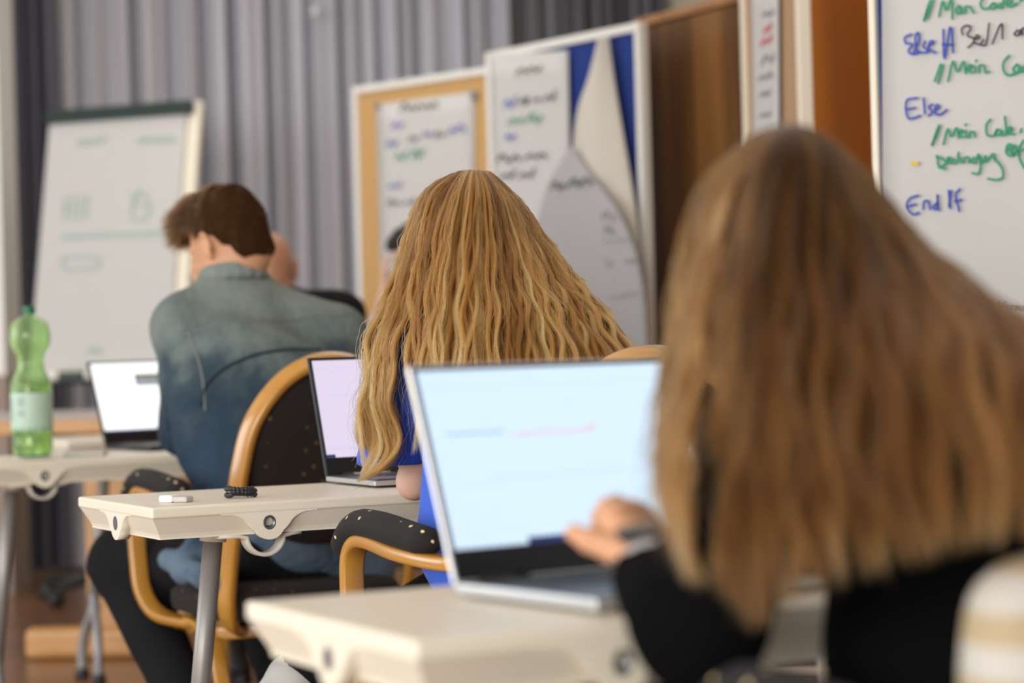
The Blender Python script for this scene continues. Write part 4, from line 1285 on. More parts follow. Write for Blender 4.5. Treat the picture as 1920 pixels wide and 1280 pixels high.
def short_hair(parent, name, shell, fr, hc, n, length, comb, m, rng, lift=.6, r0=.0007, lenf=None):
    v, f = shell
    a = v[f[:, 0]]; b = v[f[:, 1]]; c = v[f[:, 2]]
    nr = np.cross(b - a, c - a); ar = np.linalg.norm(nr, axis=1); nr /= ar[:, None] + 1e-12
    i = rng.choice(len(f), n, p=ar / ar.sum()); w = rng.dirichlet((1, 1, 1), n)
    p0 = a[i] * w[:, :1] + b[i] * w[:, 1:2] + c[i] * w[:, 2:]; N_ = nr[i]
    cen = v.mean(0)
    N_ = np.where(((p0 - cen) * N_).sum(1, keepdims=True) < 0, -N_, N_)
    K = 6; t = np.linspace(0, 1, K)[None, :, None]
    cd = comb(p0) if callable(comb) else np.array(comb)[None, :].repeat(n, 0)
    L = length * rng.uniform(.6, 1.2, n)
    if lenf is not None: L = L * lenf(p0)
    d = N_ * lift + cd + rng.normal(0, .3, (n, 3)); d /= np.linalg.norm(d, axis=1)[:, None]
    d2 = N_ * .15 + cd * 1.2 + rng.normal(0, .25, (n, 3)); d2 /= np.linalg.norm(d2, axis=1)[:, None]
    pts = (p0 - N_ * .004)[:, None, :] + (d[:, None, :] * t + (d2 - d)[:, None, :] * t * t * .7) * L[:, None, None]
    sh = .35 + rng.normal(0, .18, (n, 1)) + .35 * np.linspace(0, 1, K)[None, :]
    return strands_obj(name, pts, r0 * np.linspace(1, .4, K)[None, :].repeat(n, 0), sh, m, parent)


def person(name_label, body, mskin, base):
    o = obj('person', body, mskin, None, True)
    props(o, name_label, 'person', None)
    return o


def fin(o):
    return o


# ================================================================== the man in the denim jacket
fC = frame(Matrix.Rotation(math.radians(24), 3, 'Z') @ W, math.radians(26), math.radians(-3))
hcC = P(428, 449, 5.80)
nkC = R(2.03, 5.47, 1.155)
shL, shR = R(1.895, 5.42, 1.055), R(2.265, 5.39, 1.02)
elL, elR = P(343, 812, 5.93), R(2.36, 5.70, .795)
wrL, wrR = P(388, 600, 5.97), R(2.12, 5.93, .775)
S = SDF(); head(S, hcC, fC, 1.05, nkC)
S.cone(R(2.02, 5.47, 1.03), R(2.0, 5.15, .62), .07, .10, .03); S.cone(shL, shR, .035, .035, .03)
S.chain([shL, elL, wrL], [.042, .036, .026], .02); S.chain([shR, elR, wrR], [.042, .036, .026], .02)
for s_ in (1, -1):
    hp = R(2.0 - .09 * s_, 5.14, .52)
    kn = P(232, 1055, 5.70) if s_ == 1 else R(2.12, 5.62, .50)
    an = P(352, 1330, 5.42) if s_ == 1 else R(2.16, 5.48, .12)
    S.chain([hp, kn, an], [.075, .05, .036], .02)
    if s_ == 1: legC = [(hp, kn, an)]
    else: legC.append((hp, kn, an))
# left hand laid along the cheek, right hand on the keyboard
kn4 = [P(374, 540, 5.93), P(382, 538, 5.915), P(390, 540, 5.90), P(397, 545, 5.885)]
hand_sdf(S, wrL, kn4, [[P(364, 505, 5.93), P(366, 476, 5.92)], [P(372, 500, 5.91), P(374, 470, 5.90)], [P(381, 504, 5.89), P(383, 476, 5.88)], [P(390, 512, 5.875), P(391, 490, 5.87)]],
         [P(388, 585, 5.955), P(398, 560, 5.93), P(400, 540, 5.90)], rf=.0095)
kn4 = [wrR + W * .08 + U * (-.03 + .02 * i) for i in range(4)]
hand_sdf(S, wrR, kn4, [[k_ + W * .035 + Vector((0, 0, .005)), k_ + W * .06 - Vector((0, 0, .012))] for k_ in kn4], [wrR, wrR - U * .035 + W * .03, wrR - U * .045 + W * .06])
pC = person('man in a faded denim jacket, short brown hair, head resting on his hand', S.mesh(.0055), M['skin'], None)
# hair: a rounded cap with a quiff to the front
f, l, u = fC
pt = lambda x, y, z: hcC + f * x + l * y + u * z
S = SDF(); S.ell(pt(-.014, 0, .034), (.106, .085, .098), fC, .03); S.ell(pt(.045, .0, .088), (.066, .062, .045), fC, .03)
S.cone(pt(.05, .022, .092), pt(.088, .024, .070), .036, .026, .03); S.cone(pt(.045, -.03, .098), pt(.084, -.025, .08), .034, .026, .03); S.cone(pt(.075, .0, .085), pt(.100, .008, .052), .028, .02, .03)
S.ell(pt(-.058, 0, -.040), (.048, .066, .072), fC, .03)


def cutC(X, Y, Z):
    x = (X - hcC.x) * f.x + (Y - hcC.y) * f.y + (Z - hcC.z) * f.z
    y = np.abs((X - hcC.x) * l.x + (Y - hcC.y) * l.y + (Z - hcC.z) * l.z)
    z = (X - hcC.x) * u.x + (Y - hcC.y) * u.y + (Z - hcC.z) * u.z
    face = np.minimum(x - .035 + .3 * (z < 0) * 0, .055 - z)          # face below the fringe
    ear = np.minimum(x + .022 - .5 * z, .004 - z)
    nape = -.096 - z - .25 * (x + .06) + .25 * y
    return np.maximum(np.maximum(face, ear), nape)


M['hair_brown_base'] = mat('short_brown_hair', (0.042, 0.0185, 0.0065), .85, spec=.05, var=.3, vscale=60, bump=.8, bscale=140)
hv, hf_ = S.mesh(.0055, disp=folds(.0035, 120, 3), cut=cutC)
hC = obj('hair', (hv, hf_), M['hair_brown_base'], pC, True)
HM_brown = hair_mat('short_brown_strands', (.012, .005, .0015), (.032, .013, .0035), (.085, .038, .011), .45)
rng = np.random.default_rng(5)


def combC(p):
    q = p - np.array(hcC); x = q @ np.array(f); z = q @ np.array(u)
    up = np.clip((z - .02) / .06, 0, 1)[:, None]
    return np.array(f) * (.2 + .9 * up) + np.array(u) * (-.7 + 1.0 * up) + np.zeros_like(p)


short_hair(hC, 'hair_strands', (hv, hf_), fC, hcC, 12000, .020, combC, HM_brown, rng, .5, .0006,
           lenf=lambda p: .45 + 1.0 * np.clip(((p - np.array(hcC)) @ np.array(u) - .0) / .07, 0, 1) * (1 + .8 * np.clip(((p - np.array(hcC)) @ np.array(f)) / .08, 0, 1)))

# denim jacket
md, nt, bb = nmat('faded_denim')
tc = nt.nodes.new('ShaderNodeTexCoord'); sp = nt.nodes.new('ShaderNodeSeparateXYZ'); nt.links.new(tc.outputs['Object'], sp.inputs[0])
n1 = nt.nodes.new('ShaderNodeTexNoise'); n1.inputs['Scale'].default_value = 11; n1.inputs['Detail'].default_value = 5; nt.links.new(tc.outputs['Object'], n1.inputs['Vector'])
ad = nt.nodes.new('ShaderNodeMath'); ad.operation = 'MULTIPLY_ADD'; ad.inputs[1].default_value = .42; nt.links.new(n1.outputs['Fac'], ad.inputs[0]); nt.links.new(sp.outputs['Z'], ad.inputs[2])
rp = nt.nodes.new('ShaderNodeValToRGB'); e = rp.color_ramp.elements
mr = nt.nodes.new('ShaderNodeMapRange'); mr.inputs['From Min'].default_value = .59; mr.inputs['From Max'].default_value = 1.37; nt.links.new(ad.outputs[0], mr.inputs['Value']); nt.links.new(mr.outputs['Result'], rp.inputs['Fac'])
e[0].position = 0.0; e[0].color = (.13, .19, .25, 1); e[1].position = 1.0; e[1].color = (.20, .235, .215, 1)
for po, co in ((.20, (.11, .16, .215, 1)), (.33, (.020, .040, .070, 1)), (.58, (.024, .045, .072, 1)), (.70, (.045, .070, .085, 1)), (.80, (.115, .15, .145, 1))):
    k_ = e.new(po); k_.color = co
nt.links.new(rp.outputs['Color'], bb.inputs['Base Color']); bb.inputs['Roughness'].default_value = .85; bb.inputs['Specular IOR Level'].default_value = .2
n2 = nt.nodes.new('ShaderNodeTexNoise'); n2.inputs['Scale'].default_value = 45; nt.links.new(tc.outputs['Object'], n2.inputs['Vector'])
bp = nt.nodes.new('ShaderNodeBump'); bp.inputs['Strength'].default_value = .45; bp.inputs['Distance'].default_value = .012; nt.links.new(n2.outputs['Fac'], bp.inputs['Height']); nt.links.new(bp.outputs['Normal'], bb.inputs['Normal'])
M['denim'] = md
S = SDF()
S.cone(R(2.02, 5.46, 1.03), R(2.0, 5.12, .60), .125, .150, .05)
S.cone(shL, R(1.91, 5.17, .62), .072, .082, .05); S.cone(shR, R(2.14, 5.16, .62), .072, .09, .05)
S.cone(shL, nkC + Vector((0, 0, -.035)), .066, .074, .05); S.cone(shR, nkC + Vector((0, 0, -.035)), .066, .074, .05)
S.cone(nkC - Vector((0, 0, .06)), R(2.04, 5.33, .93), .095, .125, .06); S.cone(R(1.93, 5.38, .98), R(1.93, 5.28, .8), .09, .09, .06); S.cone(R(2.2, 5.36, .98), R(2.16, 5.26, .8), .09, .09, .06); S.cone(R(1.97, 5.44, 1.05), R(2.17, 5.43, 1.05), .075, .075, .05)
S.cone(R(2.0, 5.30, .96), R(2.1, 5.24, .90), .10, .10, .05)
S.cone(R(1.90, 5.18, .62), P(352, 1072, 5.36), .075, .034, .04); S.cone(P(318, 1050, 5.42), P(410, 1090, 5.22), .026, .032, .03); S.cone(R(2.02, 5.08, .58), R(2.18, 5.10, .50), .11, .09, .04)
S.chain([shL, elL], [.066, .057], .03); S.chain([elL, wrL + (wrL - elL).normalized() * -.05], [.056, .044], .02)
S.chain([shR, elR, wrR - (wrR - elR).normalized() * .04], [.066, .056, .042], .03)
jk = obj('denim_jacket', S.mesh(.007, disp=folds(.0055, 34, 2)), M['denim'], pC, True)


def seam(name, o, pix, r, m, off=.001):
    """a raised seam lying on a garment"""
    from mathutils.bvhtree import BVHTree
    me = o.data; bv_ = BVHTree.FromPolygons([v.co.copy() for v in me.vertices], [tuple(p.vertices) for p in me.polygons])
    q = []
    for x, y, _ in catmull([(x, y, 0) for x, y in pix], 40):
        d = (P(x, y, 1) - Vector((0, 0, CAM_Z))).normalized(); h = bv_.ray_cast(Vector((0, 0, CAM_Z)), d)
        if h[0]: q.append(h[0] - d * off)
    if len(q) > 3:
        bm = B(); tube(bm, q, r, 6); return obj(name, bm, m, o)


M['seam_dark'] = mat('dark_denim_seam', (.010, .016, .028), .9); M['seam_pale'] = mat('worn_denim_seam', (.17, .20, .19), .9)
seam('back_seam', jk, [(378, 760), (384, 728), (408, 700), (440, 680), (482, 664), (530, 656), (600, 655)], .0035, M['seam_dark'])
seam('yoke_seam', jk, [(345, 628), (400, 612), (470, 600), (540, 601), (600, 592), (650, 590)], .0025, M['seam_pale'])
seam('sleeve_seam', jk, [(352, 620), (368, 660), (380, 710), (385, 770)], .0028, M['seam_pale'])
# folded collar, yoke seam and sleeve seam lines
S = SDF(); nb = nkC + Vector((0, 0, .012))
ring = []
for a in range(0, 360, 20):
    r = math.radians(a); ring.append(nb + U * .066 * math.cos(r) + W * .066 * math.sin(r) - W * .012 + Vector((0, 0, .018 - .012 * math.sin(r) * -1 * -1)))
for i in range(len(ring)):
    p, q = ring[i], ring[(i + 1) % len(ring)]
    S.cone(p, q, .012, .012, .012); S.cone(p - Vector((0, 0, .02)) + (p - nb) * .12, q - Vector((0, 0, .02)) + (q - nb) * .12, .012, .012, .012)
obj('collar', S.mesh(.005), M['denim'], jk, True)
# trousers
S = SDF(); S.ell(R(2.0, 5.12, .53), (.17, .13, .11), (U, W, Vector((0, 0, 1))), .05)
for hp, kn, an in legC: S.chain([hp, kn, an], [.098, .078, .058], .04)
obj('trousers', S.mesh(.008, disp=folds(.004, 30, 5)), M['black_trousers'], pC, True)
for hp, kn, an in legC: shoe('shoe', Vector((an.x, an.y, max(.118, an.z))), W, pC, M['shoe_dark'], M['black'])

# ================================================================== the blonde woman in the blue shirt
fB = frame(W, math.radians(38)); hcB = P(886, 430, 4.215); nkB = R(1.85, 3.66, 1.05)
shL, shR = R(1.73, 3.69, .985), R(2.0, 3.62, .955)
elL, elR = P(776, 904, 4.14), R(2.20, 3.86, .785); wrL, wrR = R(1.90, 4.02, .782), R(2.00, 4.08, .785)
S = SDF(); head(S, hcB, fB, .97, nkB)
S.cone(R(1.85, 3.62, .96), R(1.84, 3.46, .62), .085, .10, .05); S.cone(shL, shR, .04, .04, .04)
S.chain([shL, elL, wrL], [.034, .028, .022], .015); S.chain([shR, elR, wrR], [.036, .032, .024], .02)
anR = P(556, 1266, 4.36); knR = R(1.97, 3.96, .575)
legB = [(R(1.76, 3.46, .53), R(1.72, 3.90, .50), R(1.74, 3.86, .12)), (R(1.93, 3.46, .54), knR, anR)]
for c in legB: S.chain(c, [.07, .046, .034], .02)
for wr in (wrL, wrR):
    kn4 = [wr + W * .075 + U * (-.028 + .019 * i) for i in range(4)]
    hand_sdf(S, wr, kn4, [[k_ + W * .033 + Vector((0, 0, .004)), k_ + W * .056 - Vector((0, 0, .012))] for k_ in kn4], [wr, wr - U * .03 + W * .03, wr - U * .04 + W * .055], rf=.0075, rp=.0125)
pB = person('woman with long wavy blonde hair in a blue shirt at the middle table', S.mesh(.0055), M['skin_pale'], None)
S = SDF()
S.cone(R(1.85, 3.62, .93), R(1.84, 3.46, .66), .105, .125, .05); S.cone(shL, shR, .05, .05, .05); S.cone(shL, nkB, .045, .06, .04); S.cone(shR, nkB, .045, .06, .04)
S.cone(R(1.74, 3.58, .90), R(1.72, 3.54, .66), .085, .085, .05); S.cone(R(1.97, 3.54, .90), R(1.96, 3.46, .66), .085, .09, .05)
S.cone(R(1.71, 3.53, .66), R(1.71, 3.50, .585), .08, .07, .03); S.cone(R(1.84, 3.42, .64), R(1.95, 3.44, .58), .12, .10, .04)
slv = P(722, 858, 4.11)
S.chain([shL, P(752, 740, 4.12), slv], [.062, .058, .052], .03); S.cone(shL, P(752, 850, 4.10), .05, .042, .03)
S.chain([shR, shR + (elR - shR) * .7], [.058, .052], .03)
zc = slv.z - .012


def cutB(X, Y, Z):                     # the flat hem of the left sleeve
    near = ((X + .215) ** 2 + (Y - 4.09) ** 2 < .0125)
    return np.where(near & (Z < .9), (zc - Z), -1.0)


sB = obj('tshirt', S.mesh(.0065, disp=folds(.006, 36, 8), cut=cutB), M['blue_shirt'], pB, True)
S = SDF(); S.ell(R(1.84, 3.46, .53), (.17, .14, .10), (U, W, Vector((0, 0, 1))), .05)
for c in legB: S.chain(c, [.088, .066, .046], .03)
obj('trousers', S.mesh(.008, disp=folds(.003, 30, 6)), M['black_trousers'], pB, True)
shoe('shoe', legB[0][2], W, pB, M['shoe_white'], M['paper'])
shoe('shoe', anR + Vector((-.01, 0, -.01)), P(430, 1330, 4.34) - P(540, 1262, 4.36), pB, M['shoe_white'], M['shoe_dark'], up=P(470, 1200, 4.2) - P(500, 1262, 4.35))

g = lambda L: [P(*q) for q in L]
B_left = [g(L) for L in (
    [(850, 327, 4.23), (792, 362, 4.23), (760, 440, 4.23), (737, 520, 4.21), (708, 590, 4.18), (688, 650, 4.15), (683, 720, 4.13), (672, 775, 4.11), (664, 815, 4.10), (676, 850, 4.10), (692, 878, 4.09)],
    [(853, 325, 4.21), (798, 360, 4.20), (768, 450, 4.19), (745, 540, 4.17), (722, 610, 4.14), (704, 680, 4.12), (700, 750, 4.10), (716, 800, 4.09), (726, 840, 4.08), (708, 872, 4.08), (672, 905, 4.08)],
    [(856, 324, 4.19), (806, 360, 4.16), (778, 450, 4.15), (756, 540, 4.13), (736, 610, 4.10), (722, 680, 4.09), (722, 750, 4.08), (740, 800, 4.07), (744, 842, 4.07), (716, 878, 4.07), (676, 900, 4.07)],
    [(860, 323, 4.17), (814, 360, 4.13), (794, 450, 4.12), (781, 540, 4.10), (762, 605, 4.07), (740, 680, 4.06), (737, 750, 4.06), (745, 800, 4.06), (742, 850, 4.06), (712, 888, 4.06)])]
B_back = [g(L) for L in (
    [(862, 322, 4.17), (808, 364, 4.115), (785, 450, 4.09), (770, 540, 4.06), (765, 600, 4.03), (764, 680, 4.0), (772, 750, 3.99), (784, 820, 3.98), (778, 866, 3.98)],
    [(869, 321, 4.15), (836, 370, 4.07), (814, 450, 4.03), (802, 540, 3.99), (794, 620, 3.95), (788, 700, 3.92), (792, 790, 3.91)],
    [(876, 320, 4.14), (854, 370, 4.05), (838, 450, 4.01), (828, 540, 3.97), (822, 620, 3.92), (820, 700, 3.89), (820, 800, 3.88)],
    [(884, 319, 4.13), (872, 370, 4.04), (862, 450, 4.0), (854, 540, 3.95), (850, 620, 3.90), (848, 700, 3.87), (846, 820, 3.87)],
    [(892, 319, 4.13), (895, 370, 4.04), (893, 450, 4.0), (890, 540, 3.94), (888, 620, 3.88), (886, 720, 3.85), (886, 830, 3.85)],
    [(900, 320, 4.13), (918, 370, 4.05), (926, 450, 4.01), (932, 540, 3.94), (938, 620, 3.87), (940, 720, 3.83), (942, 820, 3.83)],
    [(906, 321, 4.14), (938, 370, 4.07), (958, 450, 4.03), (976, 530, 3.96), (996, 610, 3.88), (1008, 700, 3.82), (1014, 790, 3.82)],
    [(912, 322, 4.15), (956, 374, 4.10), (988, 450, 4.06), (1020, 525, 3.99), (1054, 600, 3.90), (1080, 680, 3.83), (1092, 760, 3.82)],
    [(918, 324, 4.17), (970, 378, 4.14), (1012, 450, 4.10), (1054, 520, 4.03), (1102, 590, 3.94), (1142, 660, 3.86), (1162, 730, 3.84)],
    [(922, 326, 4.19), (982, 384, 4.18), (1028, 450, 4.14), (1076, 515, 4.07), (1132, 578, 3.98), (1182, 640, 3.90), (1208, 700, 3.87)])]


def pull(gs, y0, y1, dd, pix):
    """bring the lower part of the guides nearer to the viewer's side of the body; add a root in front of the crown"""
    out = []
    for L in gs:
        q = []
        for p in L:
            y = 640 - (p.z - CAM_Z) / p.y * F_PX
            t = min(1, max(0, (y - y0) / (y1 - y0))); t = t * t * (3 - 2 * t)
            k = (p.y - dd * t) / p.y
            q.append(Vector((p.x * k, p.y * k, CAM_Z + (p.z - CAM_Z) * k)))
        q.insert(0, Vector((q[0].x * .7 + pix.x * .3, q[0].y + .045, q[0].z - .004)))
        out.append(q)
    return out


B_left = pull(B_left, 470, 640, .075, hcB); B_back = pull(B_back, 400, 640, .03, hcB)
mb = mat('blonde_hair_mass', (0.26, 0.135, 0.045), .6, spec=.3, var=.35, vscale=40)
hB_ = hair_shell('hair', [B_left, B_back], mb, pB, off=.018, cut=.93)
rng = np.random.default_rng(21)
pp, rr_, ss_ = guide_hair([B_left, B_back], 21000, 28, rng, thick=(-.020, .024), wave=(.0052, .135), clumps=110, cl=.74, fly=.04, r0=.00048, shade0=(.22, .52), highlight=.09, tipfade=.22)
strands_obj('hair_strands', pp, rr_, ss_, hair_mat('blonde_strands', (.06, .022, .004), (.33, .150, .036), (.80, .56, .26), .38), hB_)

# ================================================================== the nearest woman
fA = frame((-.63, .777, 0), math.radians(32)); hcA = P(1484, 452, 2.30); nkA = Vector((.345, 2.21, .99))
shL, shR = Vector((.245, 2.17, .93)), Vector((.50, 2.32, .93))
elL, elR = P(1302, 1172, 1.99), Vector((.50, 2.46, .795)); wrL, wrR = P(1205, 1062, 2.165), Vector((.27, 2.52, .79))
hipA = Vector((.41, 2.04, .53))
S = SDF(); head(S, hcA, fA, .97, nkA)
S.cone(Vector((.37, 2.19, .9)), Vector((.42, 2.03, .62)), .085, .10, .05); S.cone(shL, shR, .04, .04, .04)
S.chain([shL, elL, wrL], [.036, .033, .025], .02); S.chain([shR, elR, wrR], [.036, .032, .024], .02)
ff = Vector((-.63, .777, 0)); ll = Vector((-.777, -.63, 0))
legA = []
for s_ in (1, -1):
    h = hipA + ll * .09 * s_; kn = h + ff * .43 + Vector((0, 0, -.02)); an = kn + ff * .02 + Vector((0, 0, -.39))
    legA.append((h, kn, an)); S.chain((h, kn, an), [.075, .048, .036], .02)
kn4 = [wrR + ff * .075 - ll * (-.028 + .019 * i) for i in range(4)]
hand_sdf(S, wrR, kn4, [[k_ + ff * .033 + Vector((0, 0, .004)), k_ + ff * .056 - Vector((0, 0, .012))] for k_ in kn4], [wrR, wrR + ll * .03 + ff * .03, wrR + ll * .04 + ff * .055], rf=.0075, rp=.0125)
bv, bf = S.mesh(.006)
S = SDF()                               # the left forearm and hand, finer
S.cone(wrL + (elL - wrL) * .5, wrL, .031, .024, .01)
kA = [P(1152, 975, 2.205), P(1172, 966, 2.222), P(1193, 972, 2.235), P(1210, 988, 2.24)]
hand_sdf(S, wrL + Vector((0, .004, 0)), kA, [[P(1138, 952, 2.235), P(1128, 968, 2.262), P(1120, 992, 2.27)], [P(1155, 946, 2.255), P(1142, 968, 2.285), P(1136, 996, 2.29)], [P(1180, 955, 2.265), P(1168, 980, 2.29), P(1164, 1006, 2.29)], [P(1203, 974, 2.262), P(1194, 998, 2.28), P(1190, 1020, 2.28)]],
         [P(1178, 1040, 2.165), P(1140, 1026, 2.175), P(1106, 1014, 2.185), P(1076, 998, 2.20)], rp=.0165, rf=.0094)
hv, hf2 = S.mesh(.0028)
body = (np.vstack([bv, hv]), np.vstack([bf, hf2 + len(bv)]))
pA = person('nearest woman with very long brown hair, in a black top, hand at the bluish laptop', body, M['skin'], None)
nails([(P(1078, 999, 2.20), P(1076, 998, 2.2) - P(1106, 1014, 2.185), Vector((0, -1, .35)))], pA, M['nail'])
# black top with sleeves
S = SDF()
S.cone(Vector((.37, 2.19, .88)), Vector((.395, 2.06, .66)), .10, .120, .05); S.cone(shL, shR, .052, .052, .05); S.cone(shL, nkA, .048, .062, .04); S.cone(shR, nkA, .048, .062, .04)
S.cone(Vector((.395, 2.04, .68)), Vector((.41, 2.04, .53)), .125, .135, .05)
cuff = wrL + (elL - wrL).normalized() * .040
S.chain([shL, elL], [.062, .056], .03); S.chain([elL, cuff], [.057, .036], .02)
S.chain([shR, elR, wrR - (wrR - elR).normalized() * .03], [.06, .054, .034], .03)
tA_ = obj('black_top', S.mesh(.0065, disp=folds(.004, 40, 4)), M['black_knit'], pA, True)
ax = (elL - wrL).normalized()
bm = B()
tube(bm, [cuff - ax * .012, cuff - ax * .006, cuff + ax * .010, cuff + ax * .016], .036, 24, scales=[.93, 1.0, 1.05, 1.02]); obj('sleeve_cuff', bm, M['grey_cuff'], tA_, label='grey ribbed cuff')
S = SDF(); S.ell(hipA, (.15, .17, .11), (ff, ll, Vector((0, 0, 1))), .05)
for c in legA: S.chain(c, [.095, .068, .05], .04)
obj('trousers', S.mesh(.008), M['black_trousers'], pA, True)
for c in legA: shoe('shoe', Vector((c[2].x, c[2].y, .118)), ff, pA, M['shoe_dark'], M['black'])
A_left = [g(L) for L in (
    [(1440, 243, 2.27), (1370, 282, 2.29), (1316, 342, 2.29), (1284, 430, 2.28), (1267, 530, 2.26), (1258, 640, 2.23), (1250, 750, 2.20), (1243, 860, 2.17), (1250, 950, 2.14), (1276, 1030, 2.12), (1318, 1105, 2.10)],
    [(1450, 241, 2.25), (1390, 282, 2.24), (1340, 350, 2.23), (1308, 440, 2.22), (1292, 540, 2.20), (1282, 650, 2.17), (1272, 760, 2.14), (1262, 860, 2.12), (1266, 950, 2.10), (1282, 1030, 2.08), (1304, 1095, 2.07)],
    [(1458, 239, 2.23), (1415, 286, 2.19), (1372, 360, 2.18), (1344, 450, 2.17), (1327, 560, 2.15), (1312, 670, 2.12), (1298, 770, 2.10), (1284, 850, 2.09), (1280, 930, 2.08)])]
A_back = [g(L) for L in (
    [(1460, 239, 2.22), (1424, 287, 2.17), (1388, 365, 2.15), (1366, 460, 2.14), (1352, 570, 2.12), (1345, 680, 2.10), (1346, 790, 2.07), (1356, 890, 2.05), (1350, 980, 2.04), (1338, 1060, 2.03), (1360, 1130, 2.03)],
    [(1468, 237, 2.20), (1445, 288, 2.14), (1420, 375, 2.12), (1406, 480, 2.10), (1396, 590, 2.08), (1390, 710, 2.06), (1390, 820, 2.04), (1392, 930, 2.03), (1384, 1040, 2.02), (1396, 1130, 2.02), (1410, 1190, 2.02)],
    [(1476, 236, 2.19), (1468, 290, 2.13), (1450, 385, 2.10), (1442, 495, 2.08), (1436, 610, 2.06), (1432, 735, 2.03), (1434, 860, 2.01), (1442, 980, 2.0), (1440, 1090, 1.99), (1432, 1180, 1.99)],
    [(1484, 235, 2.19), (1492, 290, 2.13), (1486, 390, 2.10), (1482, 500, 2.07), (1480, 620, 2.04), (1482, 750, 2.01), (1488, 880, 1.99), (1496, 1000, 1.97), (1506, 1120, 1.96)],
    [(1492, 235, 2.19), (1517, 295, 2.13), (1522, 390, 2.10), (1527, 500, 2.06), (1534, 620, 2.02), (1544, 750, 1.99), (1554, 880, 1.96), (1568, 1000, 1.94), (1584, 1100, 1.93)],
    [(1500, 236, 2.20), (1546, 300, 2.15), (1566, 390, 2.11), (1586, 500, 2.06), (1607, 620, 2.0), (1628, 750, 1.96), (1648, 880, 1.93), (1662, 985, 1.91), (1676, 1070, 1.90)],
    [(1510, 238, 2.21), (1575, 305, 2.17), (1613, 390, 2.13), (1648, 490, 2.07), (1683, 600, 2.0), (1715, 720, 1.94), (1740, 840, 1.90), (1756, 950, 1.88), (1768, 1046, 1.87)],
    [(1520, 240, 2.23), (1598, 312, 2.20), (1650, 392, 2.16), (1702, 475, 2.10), (1757, 565, 2.02), (1805, 670, 1.94), (1838, 790, 1.88), (1856, 910, 1.86), (1862, 1030, 1.85)],
    [(1528, 244, 2.25), (1612, 320, 2.23), (1672, 402, 2.19), (1733, 480, 2.13), (1804, 555, 2.05), (1872, 640, 1.96), (1920, 750, 1.89), (1940, 880, 1.85), (1938, 1010, 1.84)],
    [(1534, 248, 2.27), (1622, 327, 2.26), (1688, 412, 2.22), (1762, 492, 2.16), (1852, 562, 2.08), (1935, 622, 2.0), (2020, 730, 1.90), (2040, 880, 1.86), (2030, 1020, 1.85)])]
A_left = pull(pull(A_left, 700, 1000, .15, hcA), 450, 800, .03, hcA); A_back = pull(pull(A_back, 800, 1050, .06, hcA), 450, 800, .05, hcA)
ma = mat('brown_hair_mass', (0.075, 0.034, 0.012), .6, spec=.3, var=.4, vscale=30)
hA_ = hair_shell('hair', [A_left, A_back], ma, pA, off=.018, cut=.86)
rng = np.random.default_rng(33)
kw_ = dict(thick=(-.014, .024), wave=(.0058, .18), cl=.82, fly=.04, r0=.00058, tipfade=.15)
pa, ra_, sa_ = guide_hair([A_left], 3600, 24, rng, clumps=22, shade0=(.24, .80), highlight=.12, **kw_)  # left strands coloured lighter: the side light is put into the hair colour
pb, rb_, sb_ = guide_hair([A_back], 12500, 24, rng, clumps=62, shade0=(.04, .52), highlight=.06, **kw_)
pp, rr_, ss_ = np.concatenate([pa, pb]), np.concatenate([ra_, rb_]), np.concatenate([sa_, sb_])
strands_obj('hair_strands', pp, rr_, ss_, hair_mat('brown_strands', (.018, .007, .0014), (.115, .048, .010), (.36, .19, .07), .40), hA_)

# watch on her left wrist
wc = wrL - ax * .005
sw = thing('smartwatch', 'black smartwatch on the wrist of the hand at the bluish laptop', 'watch', wc)
e1 = ax.cross(Vector((0, -.5, .9))).normalized(); e2 = e1.cross(ax).normalized()
if e2.z < 0: e2 = -e2
e3 = (e2 * .92 - Vector((0, 1, 0)) * .3).normalized(); e3 = (e3 - ax * e3.dot(ax)).normalized(); e4 = ax.cross(e3)
bm = B()
pts = [wc + (e4 * math.cos(a) * .0285 + e3 * math.sin(a) * .0265) for a in np.linspace(0, 2 * math.pi, 37)[:-1]]
P2 = rrect(.020, .004, .0015); rings = []
for i, p in enumerate(pts):
    n_ = (p - wc).normalized(); rings.append([bm.verts.new(p + ax * a_ + n_ * b_) for a_, b_ in P2])
for i in range(36):
    for j in range(len(P2)): bm.faces.new((rings[i][j], rings[i][(j + 1) % len(P2)], rings[(i + 1) % 36][(j + 1) % len(P2)], rings[(i + 1) % 36][j])).smooth = True
obj('strap', bm, M['black'], sw, world=True)
cm_ = wc + e3 * .030
WM = Matrix(((ax.x, e4.x, e3.x, cm_.x), (ax.y, e4.y, e3.y, cm_.y), (ax.z, e4.z, e3.z, cm_.z), (0, 0, 0, 1)))
bm = B(); box(bm, -.0145, .0145, -.018, .018, -.004, .005, bev=.004, M=WM, seg=3); cs_ = obj('case', bm, M['black'], sw, world=True)
bm = B(); box(bm, -.012, .012, -.0155, .0155, .0048, .0056, bev=.0003, M=WM); gl = obj('glass', bm, mat('watch_glass', (.10, .11, .12), .15), cs_)

